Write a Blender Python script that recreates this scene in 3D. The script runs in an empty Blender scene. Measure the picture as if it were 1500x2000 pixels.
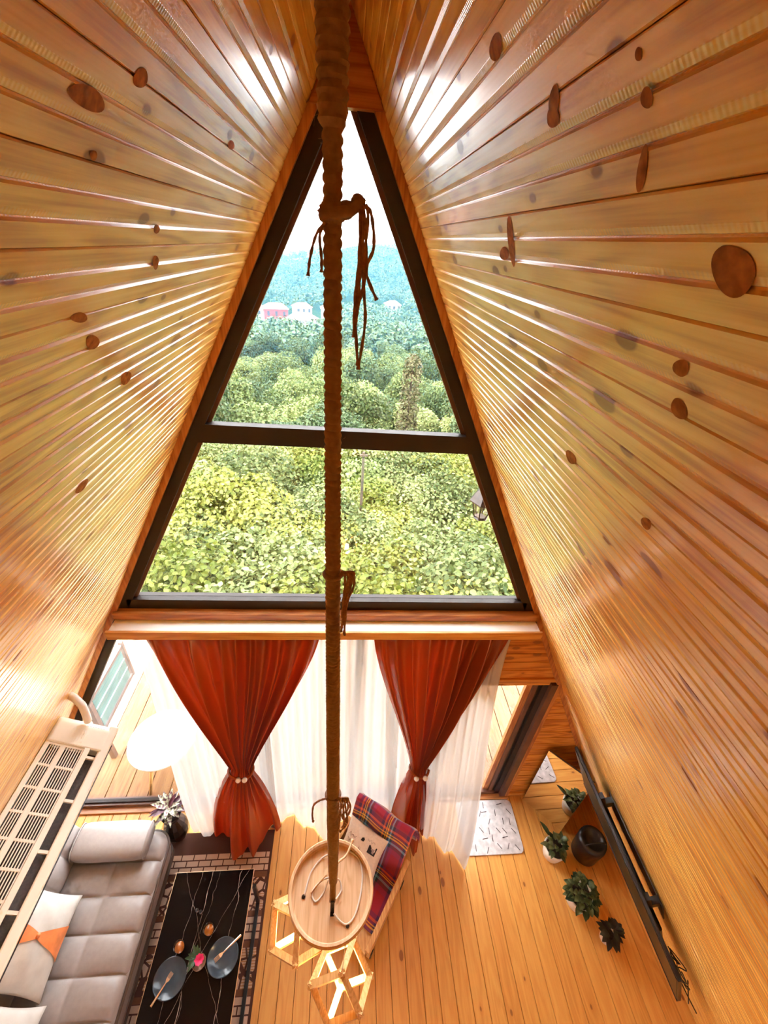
import bpy, bmesh, math, random
from mathutils import Vector, Matrix, noise
random.seed(7)
sc = bpy.context.scene
COL = sc.collection
PI = math.pi

# ------------------------------------------------------------------ camera
F, YAW, PITCH, ROLL = 819.49, 0.11568, 0.56893, 0.09218
CX, CZ = 0.02935, 4.77047
cam_d = bpy.data.cameras.new('camera'); cam = bpy.data.objects.new('camera', cam_d); COL.objects.link(cam)
_f = Vector((math.sin(YAW)*math.cos(PITCH), math.cos(YAW)*math.cos(PITCH), -math.sin(PITCH)))
_r = Vector((math.cos(YAW), -math.sin(YAW), 0)); _u = _r.cross(_f)
_r2 = math.cos(ROLL)*_r + math.sin(ROLL)*_u; _u2 = -math.sin(ROLL)*_r + math.cos(ROLL)*_u
cam.matrix_world = Matrix(((_r2.x, _u2.x, -_f.x, CX), (_r2.y, _u2.y, -_f.y, 0), (_r2.z, _u2.z, -_f.z, CZ), (0, 0, 0, 1)))
cam_d.sensor_fit = 'VERTICAL'; cam_d.sensor_height = 36; cam_d.lens = F/2000*36
cam_d.clip_start = 0.01; cam_d.clip_end = 3000
sc.camera = cam

# ------------------------------------------------------------------ sky, exposure
world = bpy.data.worlds.new('sky'); sc.world = world; world.use_nodes = True
bg = world.node_tree.nodes['Background']
bg.inputs[0].default_value = (0.95, 0.98, 1.0, 1); bg.inputs[1].default_value = 1.0
sc.view_settings.view_transform = 'Standard'; sc.view_settings.look = 'None'
sc.view_settings.gamma = 1; sc.view_settings.use_curve_mapping = False
sc.view_settings.exposure = 3.6
cy = sc.cycles
cy.use_denoising = True; cy.max_bounces = 8; cy.diffuse_bounces = 5; cy.glossy_bounces = 3; cy.use_adaptive_sampling = True; cy.adaptive_threshold = 0.06; cy.adaptive_min_samples = 12
cy.transmission_bounces = 8; cy.transparent_max_bounces = 16; cy.caustics_reflective = False; cy.caustics_refractive = False
cy.sample_clamp_indirect = 8.0; cy.volume_bounces = 1
sun_d = bpy.data.lights.new('sun', 'SUN'); sun_d.energy = 0.7; sun_d.angle = math.radians(25); sun_d.color = (1, 0.93, 0.8)
sun = bpy.data.objects.new('sun', sun_d); COL.objects.link(sun)
sun.rotation_euler = Vector((0.55, 0.45, -1.0)).to_track_quat('-Z', 'Y').to_euler()   # from behind the house, high

D = 2.0                      # gable plane
S = 0.51737                  # slope dx/dz
ZG = 5.222                   # glass apex
ZS = 5.406                   # plank surface apex
NRM = math.hypot(1, S); CA, SA = 1/NRM, S/NRM       # .888, .4595
YB = -2.6                    # rear gable
def wx(z): return S*(ZS-z)   # plank surface |x| at height z

# portals guide the daylight through the glazed gables
def portal(loc, sx, sy, rot):
    l = bpy.data.lights.new('daylight_portal', 'AREA'); l.shape = 'RECTANGLE'; l.size = sx; l.size_y = sy; l.cycles.is_portal = True
    o = bpy.data.objects.new('daylight_portal', l); COL.objects.link(o); o.location = loc; o.rotation_euler = rot
portal((0, 2.12, 3.95), 2.7, 2.6, (-PI/2, 0, 0))
portal((-0.1, 2.12, 1.25), 3.9, 2.5, (-PI/2, 0, 0))
portal((0, YB-0.12, 1.5), 1.5, 1.2, (PI/2, 0, 0))

# ------------------------------------------------------------------ material helpers
def newmat(name):
    m = bpy.data.materials.new(name); m.use_nodes = True
    nt = m.node_tree; return m, nt, nt.nodes['Principled BSDF']
def N(nt, t, **k):
    n = nt.nodes.new(t)
    for a, v in k.items(): setattr(n, a, v)
    return n
def L(nt, a, b): nt.links.new(a, b)
def ramp(nt, fac, stops, interp='LINEAR'):
    r = N(nt, 'ShaderNodeValToRGB'); r.color_ramp.interpolation = interp
    e = r.color_ramp.elements
    while len(e) < len(stops): e.new(0.5)
    for i, (p, c) in enumerate(stops):
        e[i].position = p; e[i].color = (*c, 1) if len(c) == 3 else c
    L(nt, fac, r.inputs[0]); return r
def M(nt, op, a, b=None, c=None):
    n = N(nt, 'ShaderNodeMath', operation=op)
    for i, v in enumerate((a, b, c)):
        if v is None: continue
        if isinstance(v, (int, float)): n.inputs[i].default_value = v
        else: L(nt, v, n.inputs[i])
    return n.outputs[0]
def mixc(nt, fac, a, b, blend='MIX'):
    n = N(nt, 'ShaderNodeMix', data_type='RGBA', blend_type=blend)
    for sock, v in ((n.inputs[0], fac), (n.inputs[6], a), (n.inputs[7], b)):
        if isinstance(v, (int, float)): sock.default_value = v
        elif isinstance(v, tuple): sock.default_value = (*v, 1)
        else: L(nt, v, sock)
    return n.outputs[2]
def plain(name, c, rough=0.5, metal=0.0, coat=0.0, var=0.0, scale=20, emit=None, estr=0, bump=0.0):
    m, nt, b = newmat(name)
    b.inputs['Base Color'].default_value = (*c, 1); b.inputs['Roughness'].default_value = rough
    b.inputs['Metallic'].default_value = metal; b.inputs['Coat Weight'].default_value = coat
    if var or bump:
        tc = N(nt, 'ShaderNodeTexCoord'); no = N(nt, 'ShaderNodeTexNoise'); no.inputs['Scale'].default_value = scale; no.inputs['Detail'].default_value = 4
        L(nt, tc.outputs['Object'], no.inputs['Vector'])
        if var:
            r = ramp(nt, no.outputs[0], [(0.3, tuple(x*(1-var) for x in c)), (0.7, tuple(min(1, x*(1+var)) for x in c))]); L(nt, r.outputs[0], b.inputs['Base Color'])
        if bump:
            bp = N(nt, 'ShaderNodeBump'); bp.inputs['Strength'].default_value = bump; bp.inputs['Distance'].default_value = 0.01
            L(nt, no.outputs[0], bp.inputs['Height']); L(nt, bp.outputs[0], b.inputs['Normal'])
    if emit: b.inputs['Emission Color'].default_value = (*emit, 1); b.inputs['Emission Strength'].default_value = estr
    return m
def wood(name, dark, mid, light, rough=0.3, coat=0.0, axis=1, knots=True, ticks=None, freq=1.0, knot_c=(0.26, 0.085, 0.02), bump=0.15, crough=0.12, plane='xy', gain=1.0):
    """grain runs along local `axis`; per-object random offset and tint"""
    m, nt, b = newmat(name)
    tc = N(nt, 'ShaderNodeTexCoord'); oi = N(nt, 'ShaderNodeObjectInfo')
    off = N(nt, 'ShaderNodeVectorMath', operation='SCALE'); cmb = N(nt, 'ShaderNodeCombineXYZ')
    for i, k in enumerate((13.7, 41.3, 7.9)): L(nt, M(nt, 'MULTIPLY', oi.outputs['Random'], k), cmb.inputs[i])
    add = N(nt, 'ShaderNodeVectorMath', operation='ADD'); L(nt, tc.outputs['Object'], add.inputs[0]); L(nt, cmb.outputs[0], add.inputs[1])
    def mapped(across, along):
        mp = N(nt, 'ShaderNodeMapping'); s = [across]*3; s[axis] = along; mp.inputs['Scale'].default_value = s
        L(nt, add.outputs[0], mp.inputs[0]); return mp.outputs[0]
    n1 = N(nt, 'ShaderNodeTexNoise'); n1.inputs['Scale'].default_value = 1; n1.inputs['Detail'].default_value = 2
    L(nt, mapped(9*freq, 1.1*freq), n1.inputs['Vector'])
    rings = M(nt, 'SINE', M(nt, 'MULTIPLY', n1.outputs[0], 46.0))
    n2 = N(nt, 'ShaderNodeTexNoise'); n2.inputs['Scale'].default_value = 1; n2.inputs['Detail'].default_value = 3
    L(nt, mapped(160*freq, 4*freq), n2.inputs['Vector'])
    g = M(nt, 'ADD', M(nt, 'MULTIPLY', rings, 0.17*gain), M(nt, 'ADD', M(nt, 'MULTIPLY', M(nt, 'SUBTRACT', n2.outputs[0], 0.5), 0.75*gain), 0.38))
    g = M(nt, 'ADD', g, M(nt, 'MULTIPLY', M(nt, 'SUBTRACT', oi.outputs['Random'], 0.5), 0.2))
    r = ramp(nt, g, [(0.1, dark), (0.38, mid), (0.68, light)])
    col = r.outputs[0]
    if knots:
        v = N(nt, 'ShaderNodeTexVoronoi', voronoi_dimensions='2D'); v.inputs['Scale'].default_value = 1
        ks = N(nt, 'ShaderNodeSeparateXYZ'); L(nt, add.outputs[0], ks.inputs[0]); kc = N(nt, 'ShaderNodeCombineXYZ')
        L(nt, M(nt, 'MULTIPLY', ks.outputs[0 if plane == 'xy' else 2], 9.0), kc.inputs[0]); L(nt, M(nt, 'MULTIPLY', ks.outputs[1 if plane == 'xy' else 0], 4.6), kc.inputs[1])
        L(nt, kc.outputs[0], v.inputs['Vector'])
        sp = N(nt, 'ShaderNodeSeparateColor'); L(nt, v.outputs['Color'], sp.inputs[0])
        size = M(nt, 'MULTIPLY', M(nt, 'GREATER_THAN', sp.outputs[0], 0.62 if gain == 1 else 0.86), M(nt, 'ADD', M(nt, 'MULTIPLY', M(nt, 'POWER', sp.outputs[1], 2.0), 0.13), 0.04))
        kd = M(nt, 'SUBTRACT', v.outputs['Distance'], size)
        halo = ramp(nt, kd, [(0.0, (1, 1, 1)), (0.14, (0, 0, 0))])
        core = ramp(nt, kd, [(0.0, (1, 1, 1)), (0.03, (0, 0, 0))])
        has = M(nt, 'GREATER_THAN', size, 0.01)
        col = mixc(nt, M(nt, 'MULTIPLY', M(nt, 'MULTIPLY', halo.outputs[0], has), 0.55), col, dark)
        col = mixc(nt, M(nt, 'MULTIPLY', M(nt, 'MULTIPLY', core.outputs[0], has), 0.85), col, knot_c)
        if coat: L(nt, M(nt, 'MULTIPLY', M(nt, 'SUBTRACT', 1.0, M(nt, 'MULTIPLY', M(nt, 'MULTIPLY', core.outputs[0], has), 0.8)), coat), b.inputs['Coat Weight'])   # open-grained knots hold no varnish
    L(nt, col, b.inputs['Base Color'])
    b.inputs['Roughness'].default_value = rough; b.inputs['Coat Weight'].default_value = coat; b.inputs['Coat Roughness'].default_value = crough
    h = M(nt, 'MULTIPLY', n2.outputs[0], 0.25)
    h = M(nt, 'ADD', h, M(nt, 'MULTIPLY', n1.outputs[0], 1.3))
    if ticks:      # chatter marks of the planer beside the two grooves of a board
        sep = N(nt, 'ShaderNodeSeparateXYZ'); L(nt, tc.outputs['Object'], sep.inputs[0])
        dx = M(nt, 'ABSOLUTE', M(nt, 'SUBTRACT', M(nt, 'ABSOLUTE', M(nt, 'ADD', sep.outputs[0], 0.004)), ticks))
        mask = M(nt, 'LESS_THAN', dx, 0.0055)
        wv = M(nt, 'SINE', M(nt, 'MULTIPLY', sep.outputs[1], 2*PI/0.0062))
        h = M(nt, 'ADD', h, M(nt, 'MULTIPLY', M(nt, 'MULTIPLY', mask, wv), 0.22))
    bp = N(nt, 'ShaderNodeBump'); bp.inputs['Strength'].default_value = bump; bp.inputs['Distance'].default_value = 0.004
    L(nt, h, bp.inputs['Height']); L(nt, bp.outputs[0], b.inputs['Normal']); L(nt, bp.outputs[0], b.inputs['Coat Normal'])
    return m
def cloth(name, c, transl=0.4, transp=0.0, rough=0.6, tc_col=None, sheen=0.3):
    m, nt, b = newmat(name); out = nt.nodes['Material Output']
    b.inputs['Base Color'].default_value = (*c, 1); b.inputs['Roughness'].default_value = rough; b.inputs['Sheen Weight'].default_value = sheen
    t = N(nt, 'ShaderNodeBsdfTranslucent'); t.inputs[0].default_value = (*(tc_col or c), 1)
    mx = N(nt, 'ShaderNodeMixShader'); mx.inputs[0].default_value = transl
    L(nt, b.outputs[0], mx.inputs[1]); L(nt, t.outputs[0], mx.inputs[2]); last = mx
    if transp:
        tr = N(nt, 'ShaderNodeBsdfTransparent'); m2 = N(nt, 'ShaderNodeMixShader'); m2.inputs[0].default_value = transp
        L(nt, mx.outputs[0], m2.inputs[1]); L(nt, tr.outputs[0], m2.inputs[2]); last = m2
    L(nt, last.outputs[0], out.inputs[0]); return m
def glass(name, tint=(1, 1, 1), ior=1.45, extra=0.0):
    m, nt, b = newmat(name); out = nt.nodes['Material Output']; nt.nodes.remove(b)
    tr = N(nt, 'ShaderNodeBsdfTransparent'); tr.inputs[0].default_value = (*tint, 1)
    gl = N(nt, 'ShaderNodeBsdfGlossy'); gl.inputs['Roughness'].default_value = 0.0
    g = N(nt, 'ShaderNodeNewGeometry'); dt = N(nt, 'ShaderNodeVectorMath', operation='DOT_PRODUCT'); L(nt, g.outputs['Normal'], dt.inputs[0]); L(nt, g.outputs['Incoming'], dt.inputs[1])
    k = M(nt, 'POWER', M(nt, 'SUBTRACT', 1.0, M(nt, 'ABSOLUTE', dt.outputs['Value'])), 5.0)       # Schlick, the same from both faces
    mx = N(nt, 'ShaderNodeMixShader'); L(nt, M(nt, 'ADD', M(nt, 'MULTIPLY', k, 0.94), 0.045+extra), mx.inputs[0]); L(nt, tr.outputs[0], mx.inputs[1]); L(nt, gl.outputs[0], mx.inputs[2])
    L(nt, mx.outputs[0], out.inputs[0]); return m
def leafmat(name, dark, light, transl=0.35, scale=1.2, hue=0.0, rough=0.55):
    m, nt, b = newmat(name); out = nt.nodes['Material Output']
    g = N(nt, 'ShaderNodeNewGeometry'); oi = N(nt, 'ShaderNodeObjectInfo')
    no = N(nt, 'ShaderNodeTexNoise'); no.inputs['Scale'].default_value = scale; no.inputs['Detail'].default_value = 2
    L(nt, g.outputs['Position'], no.inputs['Vector'])
    v = M(nt, 'ADD', M(nt, 'MULTIPLY', g.outputs['Random Per Island'], 0.45), M(nt, 'MULTIPLY', no.outputs[0], 0.5))
    v = M(nt, 'ADD', v, M(nt, 'MULTIPLY', M(nt, 'SUBTRACT', oi.outputs['Random'], 0.5), 0.65))
    r = ramp(nt, v, [(0.15, dark), (0.85, light)])
    L(nt, r.outputs[0], b.inputs['Base Color']); b.inputs['Roughness'].default_value = rough; b.inputs['Specular IOR Level'].default_value = 0.28
    t = N(nt, 'ShaderNodeBsdfTranslucent'); L(nt, r.outputs[0], t.inputs[0])
    mx = N(nt, 'ShaderNodeMixShader'); mx.inputs[0].default_value = transl
    L(nt, b.outputs[0], mx.inputs[1]); L(nt, t.outputs[0], mx.inputs[2]); L(nt, mx.outputs[0], out.inputs[0]); return m

# ------------------------------------------------------------------ mesh helpers
class MB:
    def __init__(s): s.v = []; s.f = []; s.uv = None
    def add(s, vs, fs):
        o = len(s.v); s.v += [tuple(x) for x in vs]; s.f += [tuple(i+o for i in f) for f in fs]; return s
    def box(s, a, b):
        (x0, y0, z0), (x1, y1, z1) = a, b
        x0, x1 = sorted((x0, x1)); y0, y1 = sorted((y0, y1)); z0, z1 = sorted((z0, z1))
        return s.add([(x0,y0,z0),(x1,y0,z0),(x1,y1,z0),(x0,y1,z0),(x0,y0,z1),(x1,y0,z1),(x1,y1,z1),(x0,y1,z1)],
                     [(0,3,2,1),(4,5,6,7),(0,1,5,4),(1,2,6,5),(2,3,7,6),(3,0,4,7)])
    def obox(s, o, ax, ay, az, a, b):
        n = len(s.v); s.box(a, b)
        o, ax, ay, az = Vector(o), Vector(ax), Vector(ay), Vector(az)
        for i in range(n, len(s.v)):
            x, y, z = s.v[i]; s.v[i] = tuple(o + ax*x + ay*y + az*z)
        return s
    def bar(s, p, q, w, h=None, up=(0, 0, 1)):
        p, q = Vector(p), Vector(q); d = q-p; l = d.length; d.normalize(); h = h or w
        a = d.cross(Vector(up)); a = a.normalized() if a.length > 1e-4 else Vector((1, 0, 0)); c = a.cross(d)
        return s.obox(p, a, d, c, (-w/2, 0, -h/2), (w/2, l, h/2))
    def prism(s, poly, y0, y1):       # polygon in xz, extruded in y
        n = len(poly)
        return s.add([(x, y0, z) for x, z in poly]+[(x, y1, z) for x, z in poly],
                     [tuple(range(n))[::-1], tuple(range(n, 2*n))]+[(i, (i+1) % n, n+(i+1) % n, n+i) for i in range(n)])
    def slab(s, poly, z0, z1):        # polygon in xy, extruded in z
        n = len(poly)
        return s.add([(x, y, z0) for x, y in poly]+[(x, y, z1) for x, y in poly],
                     [tuple(range(n))[::-1], tuple(range(n, 2*n))]+[(i, (i+1) % n, n+(i+1) % n, n+i) for i in range(n)])
    def tube(s, pts, r, k=8, closed=False):
        pts = [Vector(p) for p in pts]; n = len(pts); o = len(s.v); ref = None
        for i, p in enumerate(pts):
            a = pts[(i-1) % n] if (i or closed) else p; b = pts[(i+1) % n] if (i < n-1 or closed) else p
            d = (b-a); d = d.normalized() if d.length > 1e-9 else Vector((0, 0, 1))
            if ref is None: ref = d.orthogonal().normalized()
            ref = (ref - d*ref.dot(d)); ref = ref.normalized() if ref.length > 1e-6 else d.orthogonal().normalized()
            e = d.cross(ref); rr = r[i] if isinstance(r, (list, tuple)) else r
            for j in range(k):
                t = 2*PI*j/k; s.v.append(tuple(p + ref*math.cos(t)*rr + e*math.sin(t)*rr))
        m = n if closed else n-1
        for i in range(m):
            i2 = (i+1) % n
            for j in range(k):
                s.f.append((o+i*k+j, o+i*k+(j+1) % k, o+i2*k+(j+1) % k, o+i2*k+j))
        if not closed:
            s.f.append(tuple(o+j for j in range(k))[::-1]); s.f.append(tuple(o+(n-1)*k+j for j in range(k)))
        return s
    def lathe(s, prof, c=(0, 0, 0), k=32, cap=True):
        o = len(s.v)
        for r, z in prof:
            for j in range(k):
                t = 2*PI*j/k; s.v.append((c[0]+r*math.cos(t), c[1]+r*math.sin(t), c[2]+z))
        n = len(prof)
        for i in range(n-1):
            for j in range(k): s.f.append((o+i*k+j, o+i*k+(j+1) % k, o+(i+1)*k+(j+1) % k, o+(i+1)*k+j))
        if cap: s.f.append(tuple(o+j for j in range(k))[::-1]); s.f.append(tuple(o+(n-1)*k+j for j in range(k)))
        return s
    def grid(s, fn, nu, nv, uvs=False):
        o = len(s.v)
        for j in range(nv+1):
            for i in range(nu+1): s.v.append(tuple(fn(i/nu, j/nv)))
        for j in range(nv):
            for i in range(nu):
                a = o+j*(nu+1)+i; s.f.append((a, a+1, a+nu+2, a+nu+1))
        if uvs: s.uv = [(i/nu, j/nv) for j in range(nv+1) for i in range(nu+1)]
        return s
    def build(s, name, mat, parent=None, smooth=False, solid=0, bevel=0, sub=0):
        me = bpy.data.meshes.new(name); me.from_pydata(s.v, [], s.f)
        if s.uv:
            ul = me.uv_layers.new(name='UVMap')
            for lp in me.loops: ul.data[lp.index].uv = s.uv[lp.vertex_index]
        me.materials.append(mat)
        if smooth:
            for p in me.polygons: p.use_smooth = True
        o = bpy.data.objects.new(name, me); COL.objects.link(o)
        if parent:
            o.parent = parent
            if parent.matrix_basis != Matrix(): o.matrix_parent_inverse = parent.matrix_basis.inverted()
        if solid: md = o.modifiers.new('thickness', 'SOLIDIFY'); md.thickness = solid; md.offset = 0
        if bevel: md = o.modifiers.new('edges', 'BEVEL'); md.width = bevel; md.segments = 2; md.limit_method = 'ANGLE'
        if sub: md = o.modifiers.new('smooth', 'SUBSURF'); md.levels = sub; md.render_levels = sub
        return o
def tag(o, label=None, cat=None, group=None, kind=None):
    if label: o['label'] = label
    if cat: o['category'] = cat
    if group: o['group'] = group
    if kind: o['kind'] = kind
    return o
def thing(name, loc, label, cat, group=None):
    o = bpy.data.objects.new(name, None); COL.objects.link(o); o.location = loc; o.empty_display_size = 0.05
    return tag(o, label, cat, group)
def inst(src, parent=None, mw=None):
    o = src.copy(); COL.objects.link(o); o.parent = parent
    if mw is not None: o.matrix_basis = mw
    return o
def interp(tab, x):
    if x <= tab[0][0]: return tab[0][1]
    for (a, va), (b, vb) in zip(tab, tab[1:]):
        if x <= b: return va+(vb-va)*(x-a)/(b-a)
    return tab[-1][1]
def smooth(t): t = max(0, min(1, t)); return t*t*(3-2*t)

# ------------------------------------------------------------------ materials
W = 0.1086
m_plank = wood('varnished_pine', (0.60, 0.255, 0.040), (0.82, 0.455, 0.090), (0.90, 0.585, 0.165), rough=0.36, coat=0.72, ticks=W/6, bump=0.17, crough=0.165)
m_gable = wood('varnished_pine_gable', (0.40, 0.115, 0.016), (0.62, 0.235, 0.038), (0.74, 0.34, 0.07), rough=0.4, coat=0.3, axis=0, plane='xz')
m_floor = wood('floor_pine', (0.57, 0.225, 0.042), (0.70, 0.325, 0.068), (0.78, 0.41, 0.10), rough=0.45, coat=0.25, bump=0.05, crough=0.25, gain=0.55)
m_trim = wood('trim_pine', (0.33, 0.10, 0.03), (0.48, 0.18, 0.05), (0.60, 0.27, 0.09), rough=0.4, coat=0.3, axis=0, knots=False)
m_trimz = wood('upright_trim_pine', (0.33, 0.10, 0.03), (0.48, 0.18, 0.05), (0.60, 0.27, 0.09), rough=0.4, coat=0.3, axis=2, knots=False)
m_fascia = wood('fascia_pine', (0.50, 0.22, 0.06), (0.66, 0.34, 0.11), (0.75, 0.44, 0.17), rough=0.45, axis=0, knots=False)
m_deck = wood('deck_boards', (0.15, 0.06, 0.02), (0.20, 0.092, 0.034), (0.245, 0.125, 0.05), rough=0.6)
m_lampwood = wood('lamp_pine', (0.60, 0.34, 0.12), (0.74, 0.48, 0.19), (0.82, 0.58, 0.27), rough=0.5, knots=False, freq=3)
m_tray = wood('tray_beech', (0.55, 0.32, 0.16), (0.66, 0.42, 0.23), (0.72, 0.49, 0.29), rough=0.5, knots=False, freq=2)
m_oak = wood('chair_pine', (0.50, 0.22, 0.06), (0.66, 0.34, 0.11), (0.75, 0.44, 0.17), rough=0.45, knots=False, freq=2)
m_back = plain('wall_sheathing', (0.12, 0.05, 0.015), 0.8, var=0.2)
m_frame = plain('dark_brown_frame', (0.020, 0.010, 0.007), 0.6, var=0.2, scale=6)
m_frame2 = plain('brown_door_profile', (0.13, 0.055, 0.036), 0.35, var=0.2, scale=6)
m_glass = glass('window_glass')
m_white = plain('white_paint', (0.88, 0.87, 0.85), 0.5, var=0.03, scale=8)
m_satin = cloth('rust_satin', (0.27, 0.048, 0.006), 0.20, 0.0, 0.26, (0.75, 0.026, 0.002), 0.05)
m_sheer = cloth('white_voile', (0.80, 0.78, 0.75), 0.45, 0.16, 0.8, (0.42, 0.41, 0.39), 0)
m_rope = plain('jute_rope', (0.38, 0.265, 0.215), 0.95, var=0.18, scale=120)
m_strand = plain('jute_strand', (0.42, 0.25, 0.16), 0.9, var=0.3, scale=200)
m_black = plain('black_plastic', (0.012, 0.010, 0.010), 0.35, var=0.2)
m_metal = plain('dark_steel', (0.07, 0.06, 0.055), 0.35, 0.9, var=0.2)
m_cream = plain('cream_plastic', (0.84, 0.80, 0.70), 0.42, var=0.03, scale=12)
m_fin = plain('dark_heat_exchanger', (0.06, 0.04, 0.03), 0.6, var=0.4, scale=90)

# ------------------------------------------------------------------ sloping walls of planks
def plank_mesh(w, ylen, name, grooves=True):
    e = w/2; prof = [(-e, -0.012), (-e+0.0004, -0.003), (-e+0.0022, 0)]
    if grooves:
        for g in (-w/6, w/6):
            prof += [(g-0.0085, 0), (g-0.001, -0.0022), (g+0.0004, -0.0042), (g+0.0022, -0.0030), (g+0.0046, 0)]
    prof += [(e-0.0022, 0), (e-0.0004, -0.003), (e, -0.012)]
    n = len(prof); mb = MB()
    mb.v = [(x, 0, z) for x, z in prof]+[(x, ylen, z) for x, z in prof]
    mb.f = [(i, i+1, n+i+1, n+i) for i in range(n-1)]
    mb.f = [(a, b, c, d) for a, b, c, d in mb.f]
    return mb
Lslope = ZS*NRM; NP = int(Lslope/W)+1
pm = plank_mesh(W, D-YB, 'plank')
for side, nm in ((-1, 'wall_left'), (1, 'wall_right')):
    o_, i_ = 0.20, 0.013
    n = Vector((-side*CA, 0, -SA))          # interior normal
    apex = Vector((0, 0, ZS)); foot = Vector((side*wx(-0.05), 0, -0.05))
    top_o = Vector((0, 0, ZS+0.20/SA))
    poly = [(0, ZS+i_/SA), (foot.x-n.x*i_, foot.z-n.z*i_), (foot.x-n.x*o_, foot.z-n.z*o_), (0, top_o.z)]
    mb = MB().prism([(x, z) for x, z in poly], YB, D+0.02)
    wall = tag(mb.build(nm, m_back), kind='structure')
    X = Vector((side*SA, 0, -CA)); Y = Vector((0, 1 if side < 0 else -1, 0)); Z = X.cross(Y)
    first = None
    for i in range(NP):
        c = apex + X*(W*(i+0.5)); c.y = YB if side < 0 else D
        if c.z < 0.03: break
        mw = Matrix(((X.x, Y.x, Z.x, c.x), (X.y, Y.y, Z.y, c.y), (X.z, Y.z, Z.z, c.z), (0, 0, 0, 1)))
        if first is None: first = pm.build('plank', m_plank, wall); p = first
        else: p = inst(first, wall)
        p.matrix_basis = mw

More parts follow.
